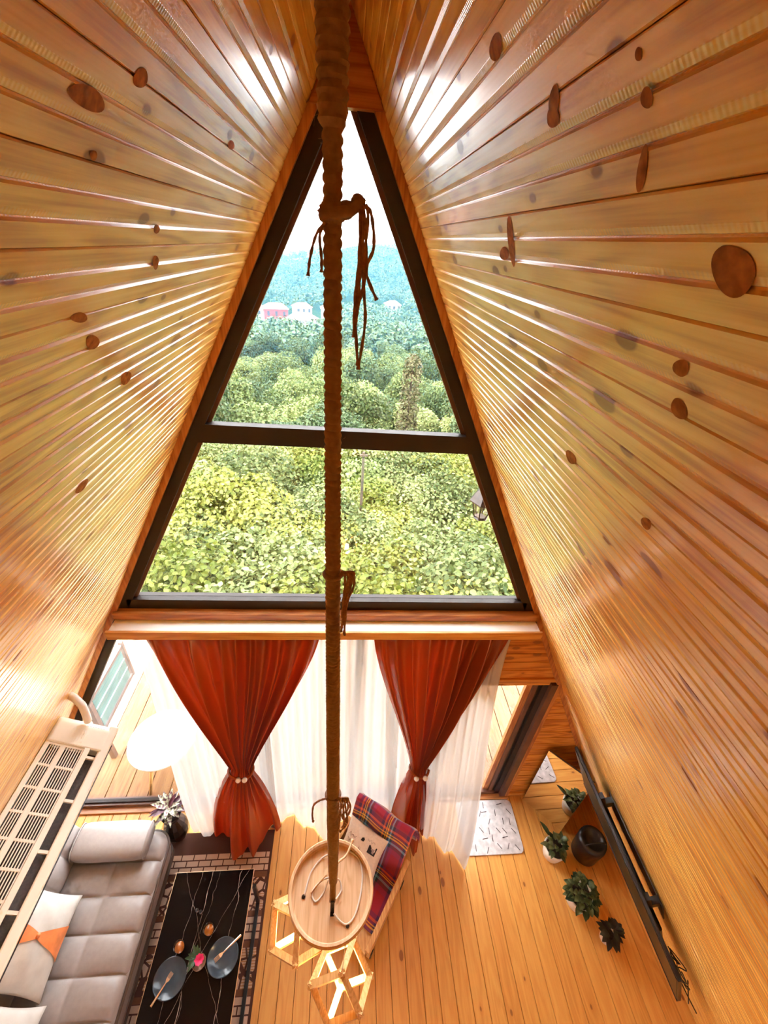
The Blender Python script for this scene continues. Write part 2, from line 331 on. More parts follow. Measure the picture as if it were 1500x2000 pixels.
# the bigger knots, each where it sits on its slope: outline points as (y, z)
m_knot = plain('pine_knot', (0.36, 0.12, 0.022), 0.7, 0, 0.0, var=0.4, scale=70); m_knot.node_tree.nodes['Principled BSDF'].inputs['Specular IOR Level'].default_value = 0.08
for sd, pts in [(1,[(0.339,4.7783),(0.3371,4.77),(0.3406,4.7623),(0.3492,4.7572),(0.3609,4.7562),(0.3726,4.7601),(0.3805,4.7678),(0.3822,4.7772),(0.3772,4.7851),(0.3676,4.7895),(0.3562,4.7894),(0.3459,4.7853)]),(1,[(0.4105,4.689),(0.4122,4.6845),(0.4168,4.6802),(0.4233,4.6773),(0.4299,4.6768),(0.4348,4.6788),(0.4364,4.6828),(0.4344,4.6876),(0.4293,4.6919),(0.4228,4.6944),(0.4165,4.6947),(0.4121,4.6928)]),(1,[(0.4168,4.6488),(0.4148,4.6435),(0.4162,4.6378),(0.4208,4.633),(0.4274,4.6306),(0.4343,4.6313),(0.4396,4.635),(0.4416,4.6406),(0.4399,4.6466),(0.4349,4.6512),(0.4283,4.6532),(0.4217,4.6524)]),(1,[(0.7668,4.4308),(0.7629,4.4245),(0.766,4.4159),(0.7755,4.407),(0.7892,4.4001),(0.8036,4.3973),(0.8145,4.3995),(0.8187,4.4062),(0.8149,4.4154),(0.8045,4.4245),(0.7905,4.4309),(0.7768,4.4331)]),(1,[(0.6198,4.9166),(0.6258,4.9119),(0.6339,4.9091),(0.6417,4.909),(0.6471,4.9118),(0.6483,4.9168),(0.6452,4.9224),(0.6386,4.927),(0.6306,4.9295),(0.6233,4.9293),(0.6184,4.9266),(0.6171,4.922)]),(1,[(0.4515,4.8858),(0.4529,4.8828),(0.4562,4.8811),(0.4605,4.881),(0.4646,4.8827),(0.4675,4.8856),(0.4682,4.8891),(0.4667,4.892),(0.4633,4.8937),(0.459,4.8936),(0.455,4.8919),(0.4523,4.8891)]),(1,[(0.4631,4.9121),(0.4639,4.9104),(0.4659,4.9095),(0.4684,4.9096),(0.4708,4.9106),(0.4724,4.9125),(0.4728,4.9145),(0.4718,4.9162),(0.4698,4.9171),(0.4673,4.917),(0.465,4.9159),(0.4635,4.9141)]),(1,[(0.4649,4.8434),(0.4696,4.8356),(0.4751,4.83),(0.4799,4.8282),(0.4824,4.831),(0.482,4.8375),(0.4788,4.8458),(0.4739,4.8533),(0.4686,4.8583),(0.4643,4.8596),(0.462,4.857),(0.4622,4.8511)]),(1,[(0.7622,4.9913),(0.7721,4.9877),(0.7855,4.9865),(0.7989,4.9883),(0.8084,4.9926),(0.811,4.9982),(0.806,5.0035),(0.7951,5.0069),(0.7816,5.0076),(0.7691,5.0056),(0.7606,5.0015),(0.7581,4.9963)]),(1,[(0.6252,4.9048),(0.6292,4.9009),(0.6365,4.8987),(0.6453,4.8989),(0.6531,4.9014),(0.6577,4.9057),(0.6576,4.9104),(0.6531,4.9143),(0.6454,4.9163),(0.6368,4.9159),(0.6295,4.9133),(0.6253,4.9093)]),(1,[(0.9156,4.7715),(0.9239,4.7661),(0.938,4.7618),(0.9545,4.7598),(0.9688,4.7608),(0.9767,4.7646),(0.9758,4.7701),(0.9664,4.7758),(0.9515,4.78),(0.9354,4.7816),(0.9222,4.7803),(0.915,4.7767)]),(1,[(0.8701,4.7917),(0.88,4.7728),(0.8925,4.7581),(0.9041,4.752),(0.9113,4.7569),(0.9118,4.7713),(0.9056,4.7907),(0.8949,4.8094),(0.8828,4.8224),(0.8724,4.8269),(0.866,4.8222),(0.8651,4.8096)]),(1,[(0.5019,4.4453),(0.4996,4.4409),(0.5011,4.4345),(0.506,4.4276),(0.5131,4.4221),(0.5206,4.4194),(0.5263,4.4205),(0.5287,4.4251),(0.5269,4.4319),(0.5217,4.4389),(0.5144,4.4442),(0.5072,4.4465)]),(-1,[(0.8568,4.5749),(0.8569,4.5683),(0.8497,4.565),(0.8373,4.566),(0.8234,4.5707),(0.8118,4.5777),(0.8054,4.5852),(0.8055,4.5912),(0.8121,4.5944),(0.8235,4.5939),(0.8372,4.5897),(0.8495,4.5828)]),(-1,[(1.0768,4.4396),(1.0672,4.4352),(1.0519,4.436),(1.0353,4.4416),(1.0218,4.4503),(1.0149,4.4596),(1.0159,4.4674),(1.0246,4.4717),(1.039,4.4714),(1.0555,4.4664),(1.0697,4.4578),(1.0777,4.4479)]),(-1,[(0.6783,4.8916),(0.6969,4.8898),(0.7089,4.8856),(0.7101,4.8801),(0.6999,4.875),(0.6818,4.872),(0.6617,4.8717),(0.645,4.8739),(0.6355,4.878),(0.6349,4.8829),(0.6432,4.8874),(0.6588,4.8906)]),(-1,[(0.8018,4.9286),(0.7995,4.9232),(0.7925,4.9184),(0.7827,4.9155),(0.773,4.9153),(0.7659,4.9177),(0.7631,4.922),(0.7653,4.9271),(0.7718,4.9317),(0.7811,4.9347),(0.7909,4.9352),(0.7985,4.933)]),(-1,[(1.0358,4.7005),(1.0394,4.6936),(1.0375,4.6888),(1.0305,4.6874),(1.0205,4.6897),(1.0103,4.695),(1.0027,4.7018),(0.9994,4.7083),(1.0013,4.7129),(1.0078,4.7144),(1.0174,4.7124),(1.0277,4.7074)]),(-1,[(0.9903,4.7592),(0.9916,4.7554),(0.9884,4.7526),(0.9818,4.7515),(0.9736,4.7524),(0.966,4.755),(0.9611,4.7587),(0.96,4.7623),(0.963,4.7651),(0.9693,4.7662),(0.9774,4.7655),(0.9851,4.7629)]),(-1,[(0.9841,4.1819),(0.9688,4.1811),(0.953,4.185),(0.9409,4.1924),(0.9354,4.2012),(0.9378,4.2093),(0.9474,4.2147),(0.962,4.2158),(0.9778,4.2124),(0.9907,4.2051),(0.9969,4.1959),(0.9945,4.1873)]),(-1,[(1.2913,4.9325),(1.2941,4.9287),(1.2897,4.9249),(1.2794,4.9223),(1.2662,4.9215),(1.2537,4.9227),(1.2451,4.9255),(1.2426,4.9292),(1.2467,4.9329),(1.2565,4.9355),(1.2694,4.9364),(1.2821,4.9353)]),(-1,[(0.7163,4.8354),(0.7164,4.8328),(0.7143,4.8305),(0.7104,4.8293),(0.706,4.8295),(0.7021,4.8309),(0.6999,4.8331),(0.6998,4.8357),(0.7019,4.8379),(0.7056,4.8391),(0.71,4.839),(0.7139,4.8377)]),(-1,[(0.7903,4.6281),(0.7886,4.6243),(0.78,4.6227),(0.7672,4.6236),(0.7538,4.6268),(0.7434,4.6312),(0.7384,4.6358),(0.74,4.6393),(0.7478,4.641),(0.7598,4.6403),(0.7733,4.6374),(0.7846,4.6329)])]:
    cy0, cz0 = sum(p[0] for p in pts)/12, sum(p[1] for p in pts)/12
    ring = []
    for i in range(36):                                   # smooth closed outline through the 12 points
        k, u = divmod(i, 3); u /= 3; q = [pts[(k+d) % 12] for d in (-1, 0, 1, 2)]; w_ = 1+.05*math.sin(i*.52+cy0*40)
        c_ = [0.5*(2*q[1][d]+(q[2][d]-q[0][d])*u+(2*q[0][d]-5*q[1][d]+4*q[2][d]-q[3][d])*u*u+(3*q[1][d]-q[0][d]-3*q[2][d]+q[3][d])*u**3) for d in (0, 1)]
        ring.append((cy0+(c_[0]-cy0)*w_, cz0+(c_[1]-cz0)*w_))
    vs = [(sd*wx(z)-sd*CA*0.0007, y, z-SA*0.0007) for y, z in ring]+[(sd*wx(cz0)-sd*CA*0.0010, cy0, cz0-SA*0.0010)]
    MB().add(vs, [(i, (i+1) % 36, 36) for i in range(36)]).build('knot', m_knot, bpy.data.objects['wall_left' if sd < 0 else 'wall_right'])

# ------------------------------------------------------------------ floor
FB = 0.122
fl = tag(MB().box((-2.85, YB, -0.12), (2.85, D+0.02, -0.012)).build('floor', m_back), kind='structure')
fm = MB(); e = FB/2
prof = [(-e+.0012, -0.011), (-e+0.0016, -0.003), (-e+0.0035, 0), (e-0.0035, 0), (e-0.0016, -0.003), (e-.0012, -0.011)]
fm.v = [(x, 0, z) for x, z in prof]+[(x, D-YB, z) for x, z in prof]; fm.f = [(i, i+1, 7+i, 6+i) for i in range(5)]
first = None
for i in range(46):
    x = -2.79+FB*(i+0.5)
    if abs(x) > 2.80: continue
    if first is None: first = fm.build('floor_board', m_floor, fl); b = first
    else: b = inst(first, fl)
    b.location = (x, YB, 0)
# loft floor behind the camera
tag(MB().box((-1.235, YB, 2.86), (1.235, 0.05, 3.0)).build('floor_loft', m_floor), kind='structure')

# ------------------------------------------------------------------ unseen rear gable, its window added to let in daylight
def gx(z): return wx(z)
wb = MB()
ZW0, ZW1 = 0.9, 2.1; HW = 0.75      # added window, under the loft
wb.prism([(-wx(-.05), -.05), (wx(-.05), -.05), (wx(ZW0), ZW0), (-wx(ZW0), ZW0)], YB-0.1, YB)
wb.prism([(-wx(ZW0), ZW0), (-HW, ZW0), (-HW, ZW1), (-wx(ZW1), ZW1)], YB-0.1, YB)
wb.prism([(HW, ZW0), (wx(ZW0), ZW0), (wx(ZW1), ZW1), (HW, ZW1)], YB-0.1, YB)
wb.prism([(-wx(ZW1), ZW1), (wx(ZW1), ZW1), (0, ZS)], YB-0.1, YB)
tag(wb.build('wall_back', m_gable), kind='structure')
w3 = tag(thing('added_window', (0, YB, ZW0), None, None), kind='structure')
fr = MB()
for a, b in (((-HW, YB-.08, ZW0), (-HW+.05, YB-.02, ZW1)), ((HW-.05, YB-.08, ZW0), (HW, YB-.02, ZW1)), ((-HW, YB-.08, ZW0), (HW, YB-.02, ZW0+.05)), ((-HW, YB-.08, ZW1-.05), (HW, YB-.02, ZW1))): fr.box(a, b)
fr.build('window_frame', m_frame, w3)
MB().box((-HW+.05, YB-.055, ZW0+.05), (HW-.05, YB-.047, ZW1-.05)).build('pane', m_glass, w3)

# ------------------------------------------------------------------ front gable, upper window
def gl(z): return S*(ZG-z)          # glass edge |x|
FWp = 0.064                          # frame width measured in x
ZM0, ZM1, ZB = 3.865, 3.961, 2.776
w1 = tag(thing('window_1', (0, D, 2.70), None, None), kind='structure')
zt = ZG+FWp/S
for sd in (-1, 1):
    MB().prism([(sd*gl(2.70), 2.70), (sd*(gl(2.70)+FWp), 2.70), (0, zt), (0, ZG)][::sd], D, D+0.07).build('side_frame', m_frame, w1)
    MB().prism([(sd*(gl(ZB)-.022), ZB), (sd*gl(ZB), ZB), (0, ZG), (0, ZG-.022/S)][::sd], D+0.028, D+0.05).build('glazing_bead', m_frame2, w1)
MB().box((-gl(2.70), D, 2.70), (gl(2.70), D+0.07, ZB)).build('sill_frame', m_frame, w1)
MB().prism([(-gl(ZM0), ZM0), (gl(ZM0), ZM0), (gl(ZM1), ZM1), (-gl(ZM1), ZM1)], D-0.006, D+0.045).build('transom', m_frame, w1)
MB().prism([(-gl(ZB), ZB), (gl(ZB), ZB), (gl(ZM0), ZM0), (-gl(ZM0), ZM0)], D+0.036, D+0.042).build('pane', m_glass, w1)
MB().prism([(-gl(ZM1), ZM1), (gl(ZM1), ZM1), (0, ZG)], D+0.036, D+0.042).build('pane', m_glass, w1)
# filler between frame and planks plus wooden cover strips
for sd, nm in ((-1, 'trim_1'), (1, 'trim_2')):
    a, b = FWp-0.004, wx(0)-gl(0)+0.03
    t = MB().prism([(sd*(gl(0.0)+a), 0.0), (sd*(gl(0.0)+b), 0.0), (0, ZG+b/S), (0, ZG+a/S)][::sd], D-0.028, D+0.012).build(nm, m_trimz)
    tag(t, kind='structure')
    t = MB().prism([(sd*(gl(0.0)+a), 0.0), (sd*(wx(0)+0.22), 0.0), (0, ZS+.22/S), (0, ZG+a/S)][::sd], D+0.012, D+0.09).build('wall_front_edge', m_back)
    tag(t, kind='structure')
tag(MB().box((-1.39, D-0.05, 2.645), (1.39, D+0.06, 2.70)).build('trim_3', m_trim, bevel=0.008), kind='structure')

tag(MB().prism([(-wx(5.15)+.004, 5.15), (wx(5.15)-.004, 5.15), (0, ZS)], D-0.034, D+.012).build('trim_7', m_trim), kind='structure')
# curtain shelf under the upper window
sh = thing('curtain_shelf', (0, 1.93, 2.58), 'long white curtain shelf with wooden front edge below the big triangular window', 'shelf')
MB().box((-1.385, 1.872, 2.60), (1.385, 1.985, 2.638)).build('shelf_top', m_white, sh)
MB().box((-1.40, 1.853, 2.575), (1.40, 1.872, 2.642)).build('fascia', m_fascia, sh, bevel=0.004)
MB().box((-1.30, 1.925, 2.585), (1.30, 1.945, 2.60)).build('curtain_track', m_white, sh)

# ------------------------------------------------------------------ front gable, ground floor
# glazing left of the door
w2 = tag(thing('window_2', (-0.6, D, 0.0), None, None), kind='structure')
def lx(z): return -(gl(z)+0.055)
MB().prism([(lx(0.03)-0.02, 0.03), (lx(0.03)+0.055, 0.03), (lx(2.60)+0.055, 2.60), (lx(2.60)-0.02, 2.60)], D, D+0.06).build('side_frame', m_frame, w2)
MB().box((lx(.03), D, 0.02), (0.95, D+0.07, 0.065)).build('bottom_track', m_frame2, w2)
MB().box((lx(.03), D+.02, 0.065), (0.95, D+0.05, 0.085)).build('bottom_rail', m_frame, w2)
MB().box((lx(2.60), D, 2.53), (0.95, D+0.06, 2.645)).build('top_rail', m_frame, w2)
for x in (-0.62, 0.18, 0.92):
    MB().box((x-.03, D, 0.07), (x+.03, D+0.06, 2.53)).build('mullion', m_frame, w2)
for x0, x1 in ((None, -0.65), (-0.59, 0.15), (0.21, 0.89)):
    if x0 is None: poly = [(lx(.08)+.05, .08), (x1, .08), (x1, 2.53), (lx(2.53)+.05, 2.53)]
    else: poly = [(x0, .08), (x1, .08), (x1, 2.53), (x0, 2.53)]
    MB().prism(poly, D+.033, D+.039).build('pane', m_glass, w2)
tag(MB().box((-2.45, D-0.05, 0.0), (1.83, D, 0.02)).build('trim_4', m_trim, bevel=0.004), kind='structure')
# glazed door on the right
d1 = tag(thing('door_1', (1.4, D, 0.0), None, None), kind='structure')
MB().box((0.95, D, 0.02), (1.80, D+0.07, 0.06)).build('bottom_track', m_frame2, d1)
MB().box((0.95, D, 1.88), (1.80, D+0.07, 1.93)).build('top_rail', m_frame2, d1)
for x0, x1, y0, y1, mt in ((1.735, 1.79, -0.035, 0.07, m_frame2), (1.685, 1.735, 0.0, 0.08, m_frame), (1.655, 1.685, 0.02, 0.08, m_metal), (1.62, 1.655, 0.01, 0.09, m_frame2), (0.95, 1.0, 0, .07, m_frame)):
    MB().box((x0, D+y0, 0.03), (x1, D+y1, 1.90)).build('jamb', mt, d1)
for x0, x1 in ((1.57, 1.62), (1.00, 1.06)):
    MB().box((x0, D+.03, 0.06), (x1, D+.06, 1.88)).build('leaf_stile', m_trimz, d1)
MB().box((1.06, D+.042, 0.06), (1.57, D+.048, 1.88)).build('pane', m_glass, d1)
# boarded wall around the door
wf = tag(MB().prism([(1.80, -.02), (wx(-.02)+.1, -.02), (wx(2.6)+.1, 2.6), (0.95, 2.6), (0.95, 1.93), (1.80, 1.93)], D+.012, D+.08).build('wall_front', m_back), kind='structure')
z = 0.0
while z < 2.56:
    z1 = min(z+0.098, 2.575); x0 = 1.80 if z1 < 1.96 else 0.95
    pmb = MB(); a, b = z+.001, z1-.001
    xs0, xs1 = x0, None
    prof = [(a, 0.012), (a+.003, 0.0), (b-.003, 0.0), (b, 0.012)]
    for zz, dy in prof: pmb.v += [(x0, D-.005+dy, zz), (wx(zz)+.01, D-.005+dy, zz)]
    pmb.f = [(0, 1, 3, 2), (2, 3, 5, 4), (4, 5, 7, 6)]
    pmb.build('plank', m_gable, wf); z = z1
tag(MB().box((1.79, D-.03, 0.0), (1.83, D+.0, 1.96)).build('trim_5', m_trimz, bevel=.004), kind='structure')
tag(MB().box((0.93, D-.025, 1.925), (1.83, D+.0, 1.965)).build('trim_6', m_gable, bevel=.004), kind='structure')
tag(MB().box((1.83, D-.022, 0.0), (wx(0)-.01, D-.005, 0.055)).build('baseboard_front', m_gable, bevel=.003), kind='structure')

# ================================================================== outside: terrain, bushes, trees, far hill
CAN = [(4.2, -0.9), (6, -1.2), (9, -1.6), (15, -2.2), (22, -4.0), (40, -7.9), (80, -13), (150, -20.3), (240, -23), (330, -17), (420, -8), (520, -3)]   # height of the canopy along y
TH = [(4, 2.2), (9, 2.6), (16, 3.4), (24, 5), (60, 6.5), (520, 7)]                                                                                   # tree height along y
def canopy(x, y):
    lat = 0.0 if y < 30 else (y-30)*0.02*math.sin(x*0.02+0.6)
    return interp(CAN, y)+lat+noise.noise(Vector((x*0.02, y*0.02, 3)))*min(6, y*0.03)
def ground(x, y):
    if y < 4.2: return -2.4-0.12*max(0, 4.2-y) if y > 1.5 else -2.7
    return canopy(x, y)-interp(TH, y)
m_ground = plain('hillside_soil', (0.022, 0.040, 0.012), 0.9, var=0.5, scale=0.6); m_ground.node_tree.nodes['Principled BSDF'].inputs['Specular IOR Level'].default_value = 0
ys = [-40, -15, -4, 1.5, 4.2, 6, 8, 10, 13, 16, 20, 26, 32, 40, 50, 62, 75, 90, 110, 130, 150, 175, 200, 230, 260, 290, 320, 350, 380, 410, 450, 520]
tb = MB(); nx = 36
for y in ys:
    hw = 30+abs(y)*0.85
    for i in range(nx+1):
        x = (i/nx*2-1)*hw; tb.v.append((x, y, ground(x, y)))
for j in range(len(ys)-1):
    for i in range(nx):
        a = j*(nx+1)+i; tb.f.append((a, a+1, a+nx+2, a+nx+1))
tag(tb.build('hillside_ground', m_ground, smooth=True), kind='structure')

def leaf_cloud(n, blobs, size, rng, shape='hex', outward=0.6):
    """leaves spread over the shells of ellipsoid blobs (cx,cy,cz,rx,ry,rz)"""
    mb = MB(); wts = [b[3]*b[5] for b in blobs]
    for _ in range(n):
        cx, cy_, cz, rx, ry, rz = rng.choices(blobs, wts)[0]
        d = Vector((rng.gauss(0, 1), rng.gauss(0, 1), rng.gauss(0, 1))).normalized()
        if d.z < -0.5: d.z *= -0.5; d.normalize()
        k = 1-0.45*rng.random()**2
        p = Vector((cx+d.x*rx*k, cy_+d.y*ry*k, cz+d.z*rz*k))
        nrm = (d*outward+Vector((rng.gauss(0, .5), rng.gauss(0, .5), rng.gauss(0.35, .5)))).normalized()
        t = nrm.orthogonal().normalized(); t.rotate(Matrix.Rotation(rng.random()*2*PI, 3, nrm)); s_ = nrm.cross(t)
        z = size*rng.uniform(0.6, 1.25)
        if shape == 'hex':
            pts = [(-.5, 0), (-.2, .38), (.2, .36), (.62, 0), (.2, -.36), (-.2, -.38)]
            vs = [p+t*a*z+s_*b*z+nrm*(abs(b)*0.25*z) for a, b in pts]
            mb.add(vs, [(0, 1, 2, 3), (0, 3, 4, 5)])
        else:
            vs = [p-t*z*.5, p+s_*z*.4+nrm*z*.1, p+t*z*.5, p-s_*z*.4+nrm*z*.1]
            mb.add(vs, [(0, 1, 2, 3)])
    return mb
rng = random.Random(11)
m_hazel = leafmat('hazel_leaves', (0.030, 0.052, 0.009), (0.27, 0.31, 0.115), 0.3, 0.35)  # broad noise varies leaf tone and puts shadow patches into the colour
m_lime = leafmat('lime_leaves', (0.075, 0.10, 0.010), (0.33, 0.335, 0.075), 0.3, 0.9)
m_tree = leafmat('broadleaf_crown', (0.028, 0.055, 0.014), (0.19, 0.235, 0.075), 0.25, 0.35)
m_treed = leafmat('dark_crown', (0.018, 0.042, 0.014), (0.095, 0.14, 0.055), 0.2, 0.35)
m_olive = leafmat('olive_conifer', (0.06, 0.055, 0.022), (0.18, 0.16, 0.075), 0.2, 0.8)
m_far = leafmat('far_crowns', (0.008, 0.028, 0.014), (0.075, 0.125, 0.055), 0.15, 0.05)
m_bark = plain('bark', (0.06, 0.045, 0.03), 0.9, var=0.3, scale=8)

def crown_blobs(r, h, n, rng):
    b = [(0, 0, h*0.62, r*0.75, r*0.75, h*0.36)]
    for _ in range(n):
        a = rng.random()*2*PI; q = r*rng.uniform(0.35, 0.62); zz = h*rng.uniform(0.38, 0.82)
        s_ = r*rng.uniform(0.32, 0.5); b.append((q*math.cos(a), q*math.sin(a), zz, s_, s_, s_*0.9))
    return b
def proto(name, mb, mat, trunk_r, trunk_h, label, cat, group):
    o = tag(mb.build(name, mat), label, cat, group)
    t = MB().tube([(0, 0, -0.6), (0.03, 0.02, trunk_h*.5), (0, 0, trunk_h)], [trunk_r*1.2, trunk_r, trunk_r*.5], 6).build('trunk', m_bark, o)
    return o
def copy_tree(src, loc, rz, sca):
    o = inst(src); o.location = loc; o.rotation_euler = (0, 0, rz); o.scale = sca
    for ch in src.children: inst(ch, o)
    return o
def plant(protos, spots, bands):
    for k, (x, y, sx, sz) in enumerate(spots):
        p = protos[k % len(protos)]; loc = (x, y, ground(x, y)); rz = rng.random()*6.28
        if k < len(protos): o = p; o.location = loc; o.rotation_euler = (0, 0, rz); o.scale = (sx, sx, sz)
        else: o = copy_tree(p, loc, rz, (sx, sx, sz))
        side = 'left of the rope' if x < 0.03 else 'right of the rope'
        if y < 20:
            q = (x-0.03)/y
            side = 'at far left' if q < -.38 else 'left of the rope' if q < 0 else 'right of the rope' if q < .38 else 'at far right'
        band = next(n for lim, n in bands if y < lim)
        o['label'] = KIND[p.name.split('.')[0] + ('_lime' if p.data.materials[0] is m_lime else '')]+' '+band+' '+side; o['group'] = o['label'].split(' ', 1)[1]
KIND = {'hazel_bush': 'green broad-leaved bush', 'hazel_bush_lime': 'yellow-green bush', 'broadleaf_tree': 'round green broadleaf tree', 'shade_tree': 'dark green tree', 'pale_tree': 'pale yellow-green tree'}
# near hazel thicket under the window
hz = [proto('hazel_bush', leaf_cloud(4200, crown_blobs(1.5, 2.5, 9, rng), 0.088, rng), mt, 0.04, 1.7, lb, 'bush', g) for mt, lb, g in (
    (m_hazel, 'green broad-leaved bush in the thicket just below the big window', 'leafy bushes of the thicket below the window'),
    (m_hazel, 'green broad-leaved bush in the thicket just below the big window', 'leafy bushes of the thicket below the window'),
    (m_lime, 'yellow-green bush with sunny leaves in the thicket below the window', 'yellow-green bushes of the thicket'))]
spots = []
y = 4.9
while y < 19:
    hw = 0.75*y+1.2; x = -hw+rng.random(); st = 1.15+0.045*y
    while x < hw:
        s_ = rng.uniform(0.85, 1.2)*(1+0.012*y); spots.append((x+rng.uniform(-.25, .25), y+rng.uniform(-.3, .3), s_, s_*rng.uniform(.9, 1.12))); x += st*rng.uniform(.85, 1.15)
    y += 1.0+0.05*y
plant(hz, spots, ((6.6, 'just above the window sill'), (9.5, 'in the middle of the lower pane'), (99, 'high in the lower pane')))
n_bush = len(spots)
# broadleaf trees down the slope and across the valley floor
tr = [proto('broadleaf_tree', leaf_cloud(4200, crown_blobs(2.6, 6, 10, rng), 0.22, rng, 'q'), m_tree, 0.12, 4, 'round green broadleaf tree on the wooded slope beyond the thicket', 'tree', 'broadleaf trees on the slope'),
      proto('broadleaf_tree', leaf_cloud(4200, crown_blobs(2.8, 6, 12, rng), 0.23, rng, 'q'), m_tree, 0.12, 4, 'round green broadleaf tree on the wooded slope beyond the thicket', 'tree', 'broadleaf trees on the slope'),
      proto('shade_tree', leaf_cloud(4200, crown_blobs(2.3, 6.6, 10, rng), 0.22, rng, 'q'), m_treed, 0.12, 4, 'darker green tree among the paler trees of the wooded slope', 'tree', 'dark trees on the slope'),
      proto('pale_tree', leaf_cloud(4200, crown_blobs(2.6, 5, 10, rng), 0.21, rng, 'q'), m_hazel, 0.12, 3.4, 'pale yellow-green tree low on the slope behind the thicket', 'tree', 'pale trees on the slope')]
spots = []
y = 20
while y < 95:
    hw = 0.58*y+4; x = -hw+rng.random()*3; st = 3.6+0.026*y
    while x < hw:
        s_ = rng.uniform(0.7, 1.15)*(0.9+0.004*y)
        if not (y < 29 and abs(x-4.0*y/26) < 2.6): spots.append((x+rng.uniform(-.8, .8), y+rng.uniform(-1, 1), s_, s_*rng.uniform(.85, 1.25)))
        x += st*rng.uniform(.8, 1.2)
    y += 2.6+0.055*y
rng.shuffle(spots); plant(tr, spots, ((32, 'on the near slope above the transom'), (58, 'halfway down the wooded slope'), (999, 'low in the wooded valley')))
n_tree = len(spots)
# forest of the far valley and hill: one mass
ff = MB(); houses_xy = [(-32, 203, 11), (-19, 188, 11), (-46, 220, 15), (-22.5, 224, 10), (22, 235, 9), (-8, 212, 9), (3, 250, 8)]
y = 97
while y < 500:
    hw = 0.58*y+10; x = -hw; st = 4.6+0.008*y
    while x < hw:
        px, py = x+rng.uniform(-2, 2), y+rng.uniform(-2, 2)
        if not any(math.hypot(px-a, (py-b)*0.45) < c for a, b, c in houses_xy):
            gz = ground(px, py); r = rng.uniform(2.6, 4.2); h = rng.uniform(5.5, 9.5)
            c = leaf_cloud(120, [(0, 0, h*.6, r, r, h*.42)], 1.15, rng, 'q', 0.7)
            ff.add([(vx+px, vy+py, vz+gz) for vx, vy, vz in c.v], c.f)
        x += st*rng.uniform(.8, 1.2)
    y += 4.2+0.012*y
tag(ff.build('far_forest', m_far), 'dense bluish green forest covering the far hillside', 'forest', kind='stuff')
# a tall conifer and a utility pole
cf = thing('conifer', (0, 0, 0), 'tall narrow olive-brown conifer standing alone right of the rope', 'tree')
cx_, cy_ = 4.0, 26.0; gz = ground(cx_, cy_); ztop = -0.95
cl = leaf_cloud(2600, [(0, 0, (ztop-gz)*f_, 0.92*(1.02-f_*0.42), 0.92*(1.02-f_*0.42), 0.9) for f_ in (.12, .24, .36, .48, .6, .72, .84, .93)], 0.2, rng, 'q')
cl.v = [(a+cx_, b+cy_, c+gz) for a, b, c in cl.v]
cl.build('foliage', m_olive, cf); MB().tube([(cx_, cy_, gz-.3), (cx_, cy_, ztop-.3)], [.16, .04], 8).build('trunk', m_bark, cf)
up = thing('utility_pole', (0, 0, 0), 'thin weathered wooden pole rising from the thicket beside the rope', 'pole')
ux, uy = 0.59, 11.0; uz = ground(ux, uy)
MB().tube([(ux, uy, uz-.3), (ux-.02, uy, -0.30)], [.05, .038], 8).build('shaft', m_bark, up)
MB().box((ux-.12, uy-.05, -0.42), (ux+.1, uy+.03, -0.37)).build('crossarm', m_bark, up)
# houses in the valley
m_rooft = plain('clay_roof', (0.34, 0.12, 0.08), 0.8, var=0.2, scale=2); m_hw = plain('pale_render', (0.34, 0.30, 0.27), 0.8, var=0.1, scale=1)
m_redw = plain('red_render', (0.30, 0.035, 0.025), 0.8, var=0.1, scale=1); m_pinkr = plain('pale_roof', (0.36, 0.25, 0.2), 0.8, var=0.1, scale=1); m_win = plain('dark_window', (0.05, 0.05, 0.06), 0.2, var=.1)
def house(x, y, w, d, h, mw_, mr, label, rz=0.3):
    z = ground(x, y)+1.6; t = thing('house', (x, y, z), label, 'house')
    R = Matrix.Rotation(rz, 4, 'Z'); T = Matrix.Translation((x, y, z))@R
    def bl(mb, nm, mt, par):
        mb.v = [tuple(T@Vector(v)) for v in mb.v]; return mb.build(nm, mt, par)
    wl = bl(MB().box((-w/2, -d/2, -5), (w/2, d/2, h)), 'wall', mw_, t)
    bl(MB().add([(-w/2-.5, -d/2-.5, h), (w/2+.5, -d/2-.5, h), (w/2+.5, d/2+.5, h), (-w/2-.5, d/2+.5, h), (-w/2+d/3, 0, h+d*.3), (w/2-d/3, 0, h+d*.3)],
                [(0, 1, 5, 4), (1, 2, 5), (2, 3, 4, 5), (3, 0, 4), (3, 2, 1, 0)]), 'roof', mr, t)
    for i in range(3):
        xx = -w/2+w*(i+.5)/3; bl(MB().box((xx-.5, -d/2-.05, h*.35), (xx+.5, -d/2+.02, h*.8)), 'window', m_win, wl)
house(-32, 205, 10, 7, 4.2, m_redw, m_rooft, 'red-walled house with clay roof in the valley left of the rope', 0.25)
house(-19, 190, 11, 8, 3, m_hw, m_pinkr, 'wide pale house with cream roof right of the red house', -0.2)
house(-46, 222, 12, 7, 3.2, m_hw, m_rooft, 'pinkish roofed house above and left of the red house', 0.1)
house(-22.5, 225, 8, 6, 3.4, m_hw, m_rooft, 'small pale house just left of the rope above the cream roof', 0.4)
house(-8, 212, 9, 6, 3, m_hw, m_pinkr, 'pale valley house mostly hidden behind the rope', 0.1)
house(22, 235, 7, 6, 3, m_hw, m_pinkr, 'tiny pale house among trees right of the rope', 0.2)

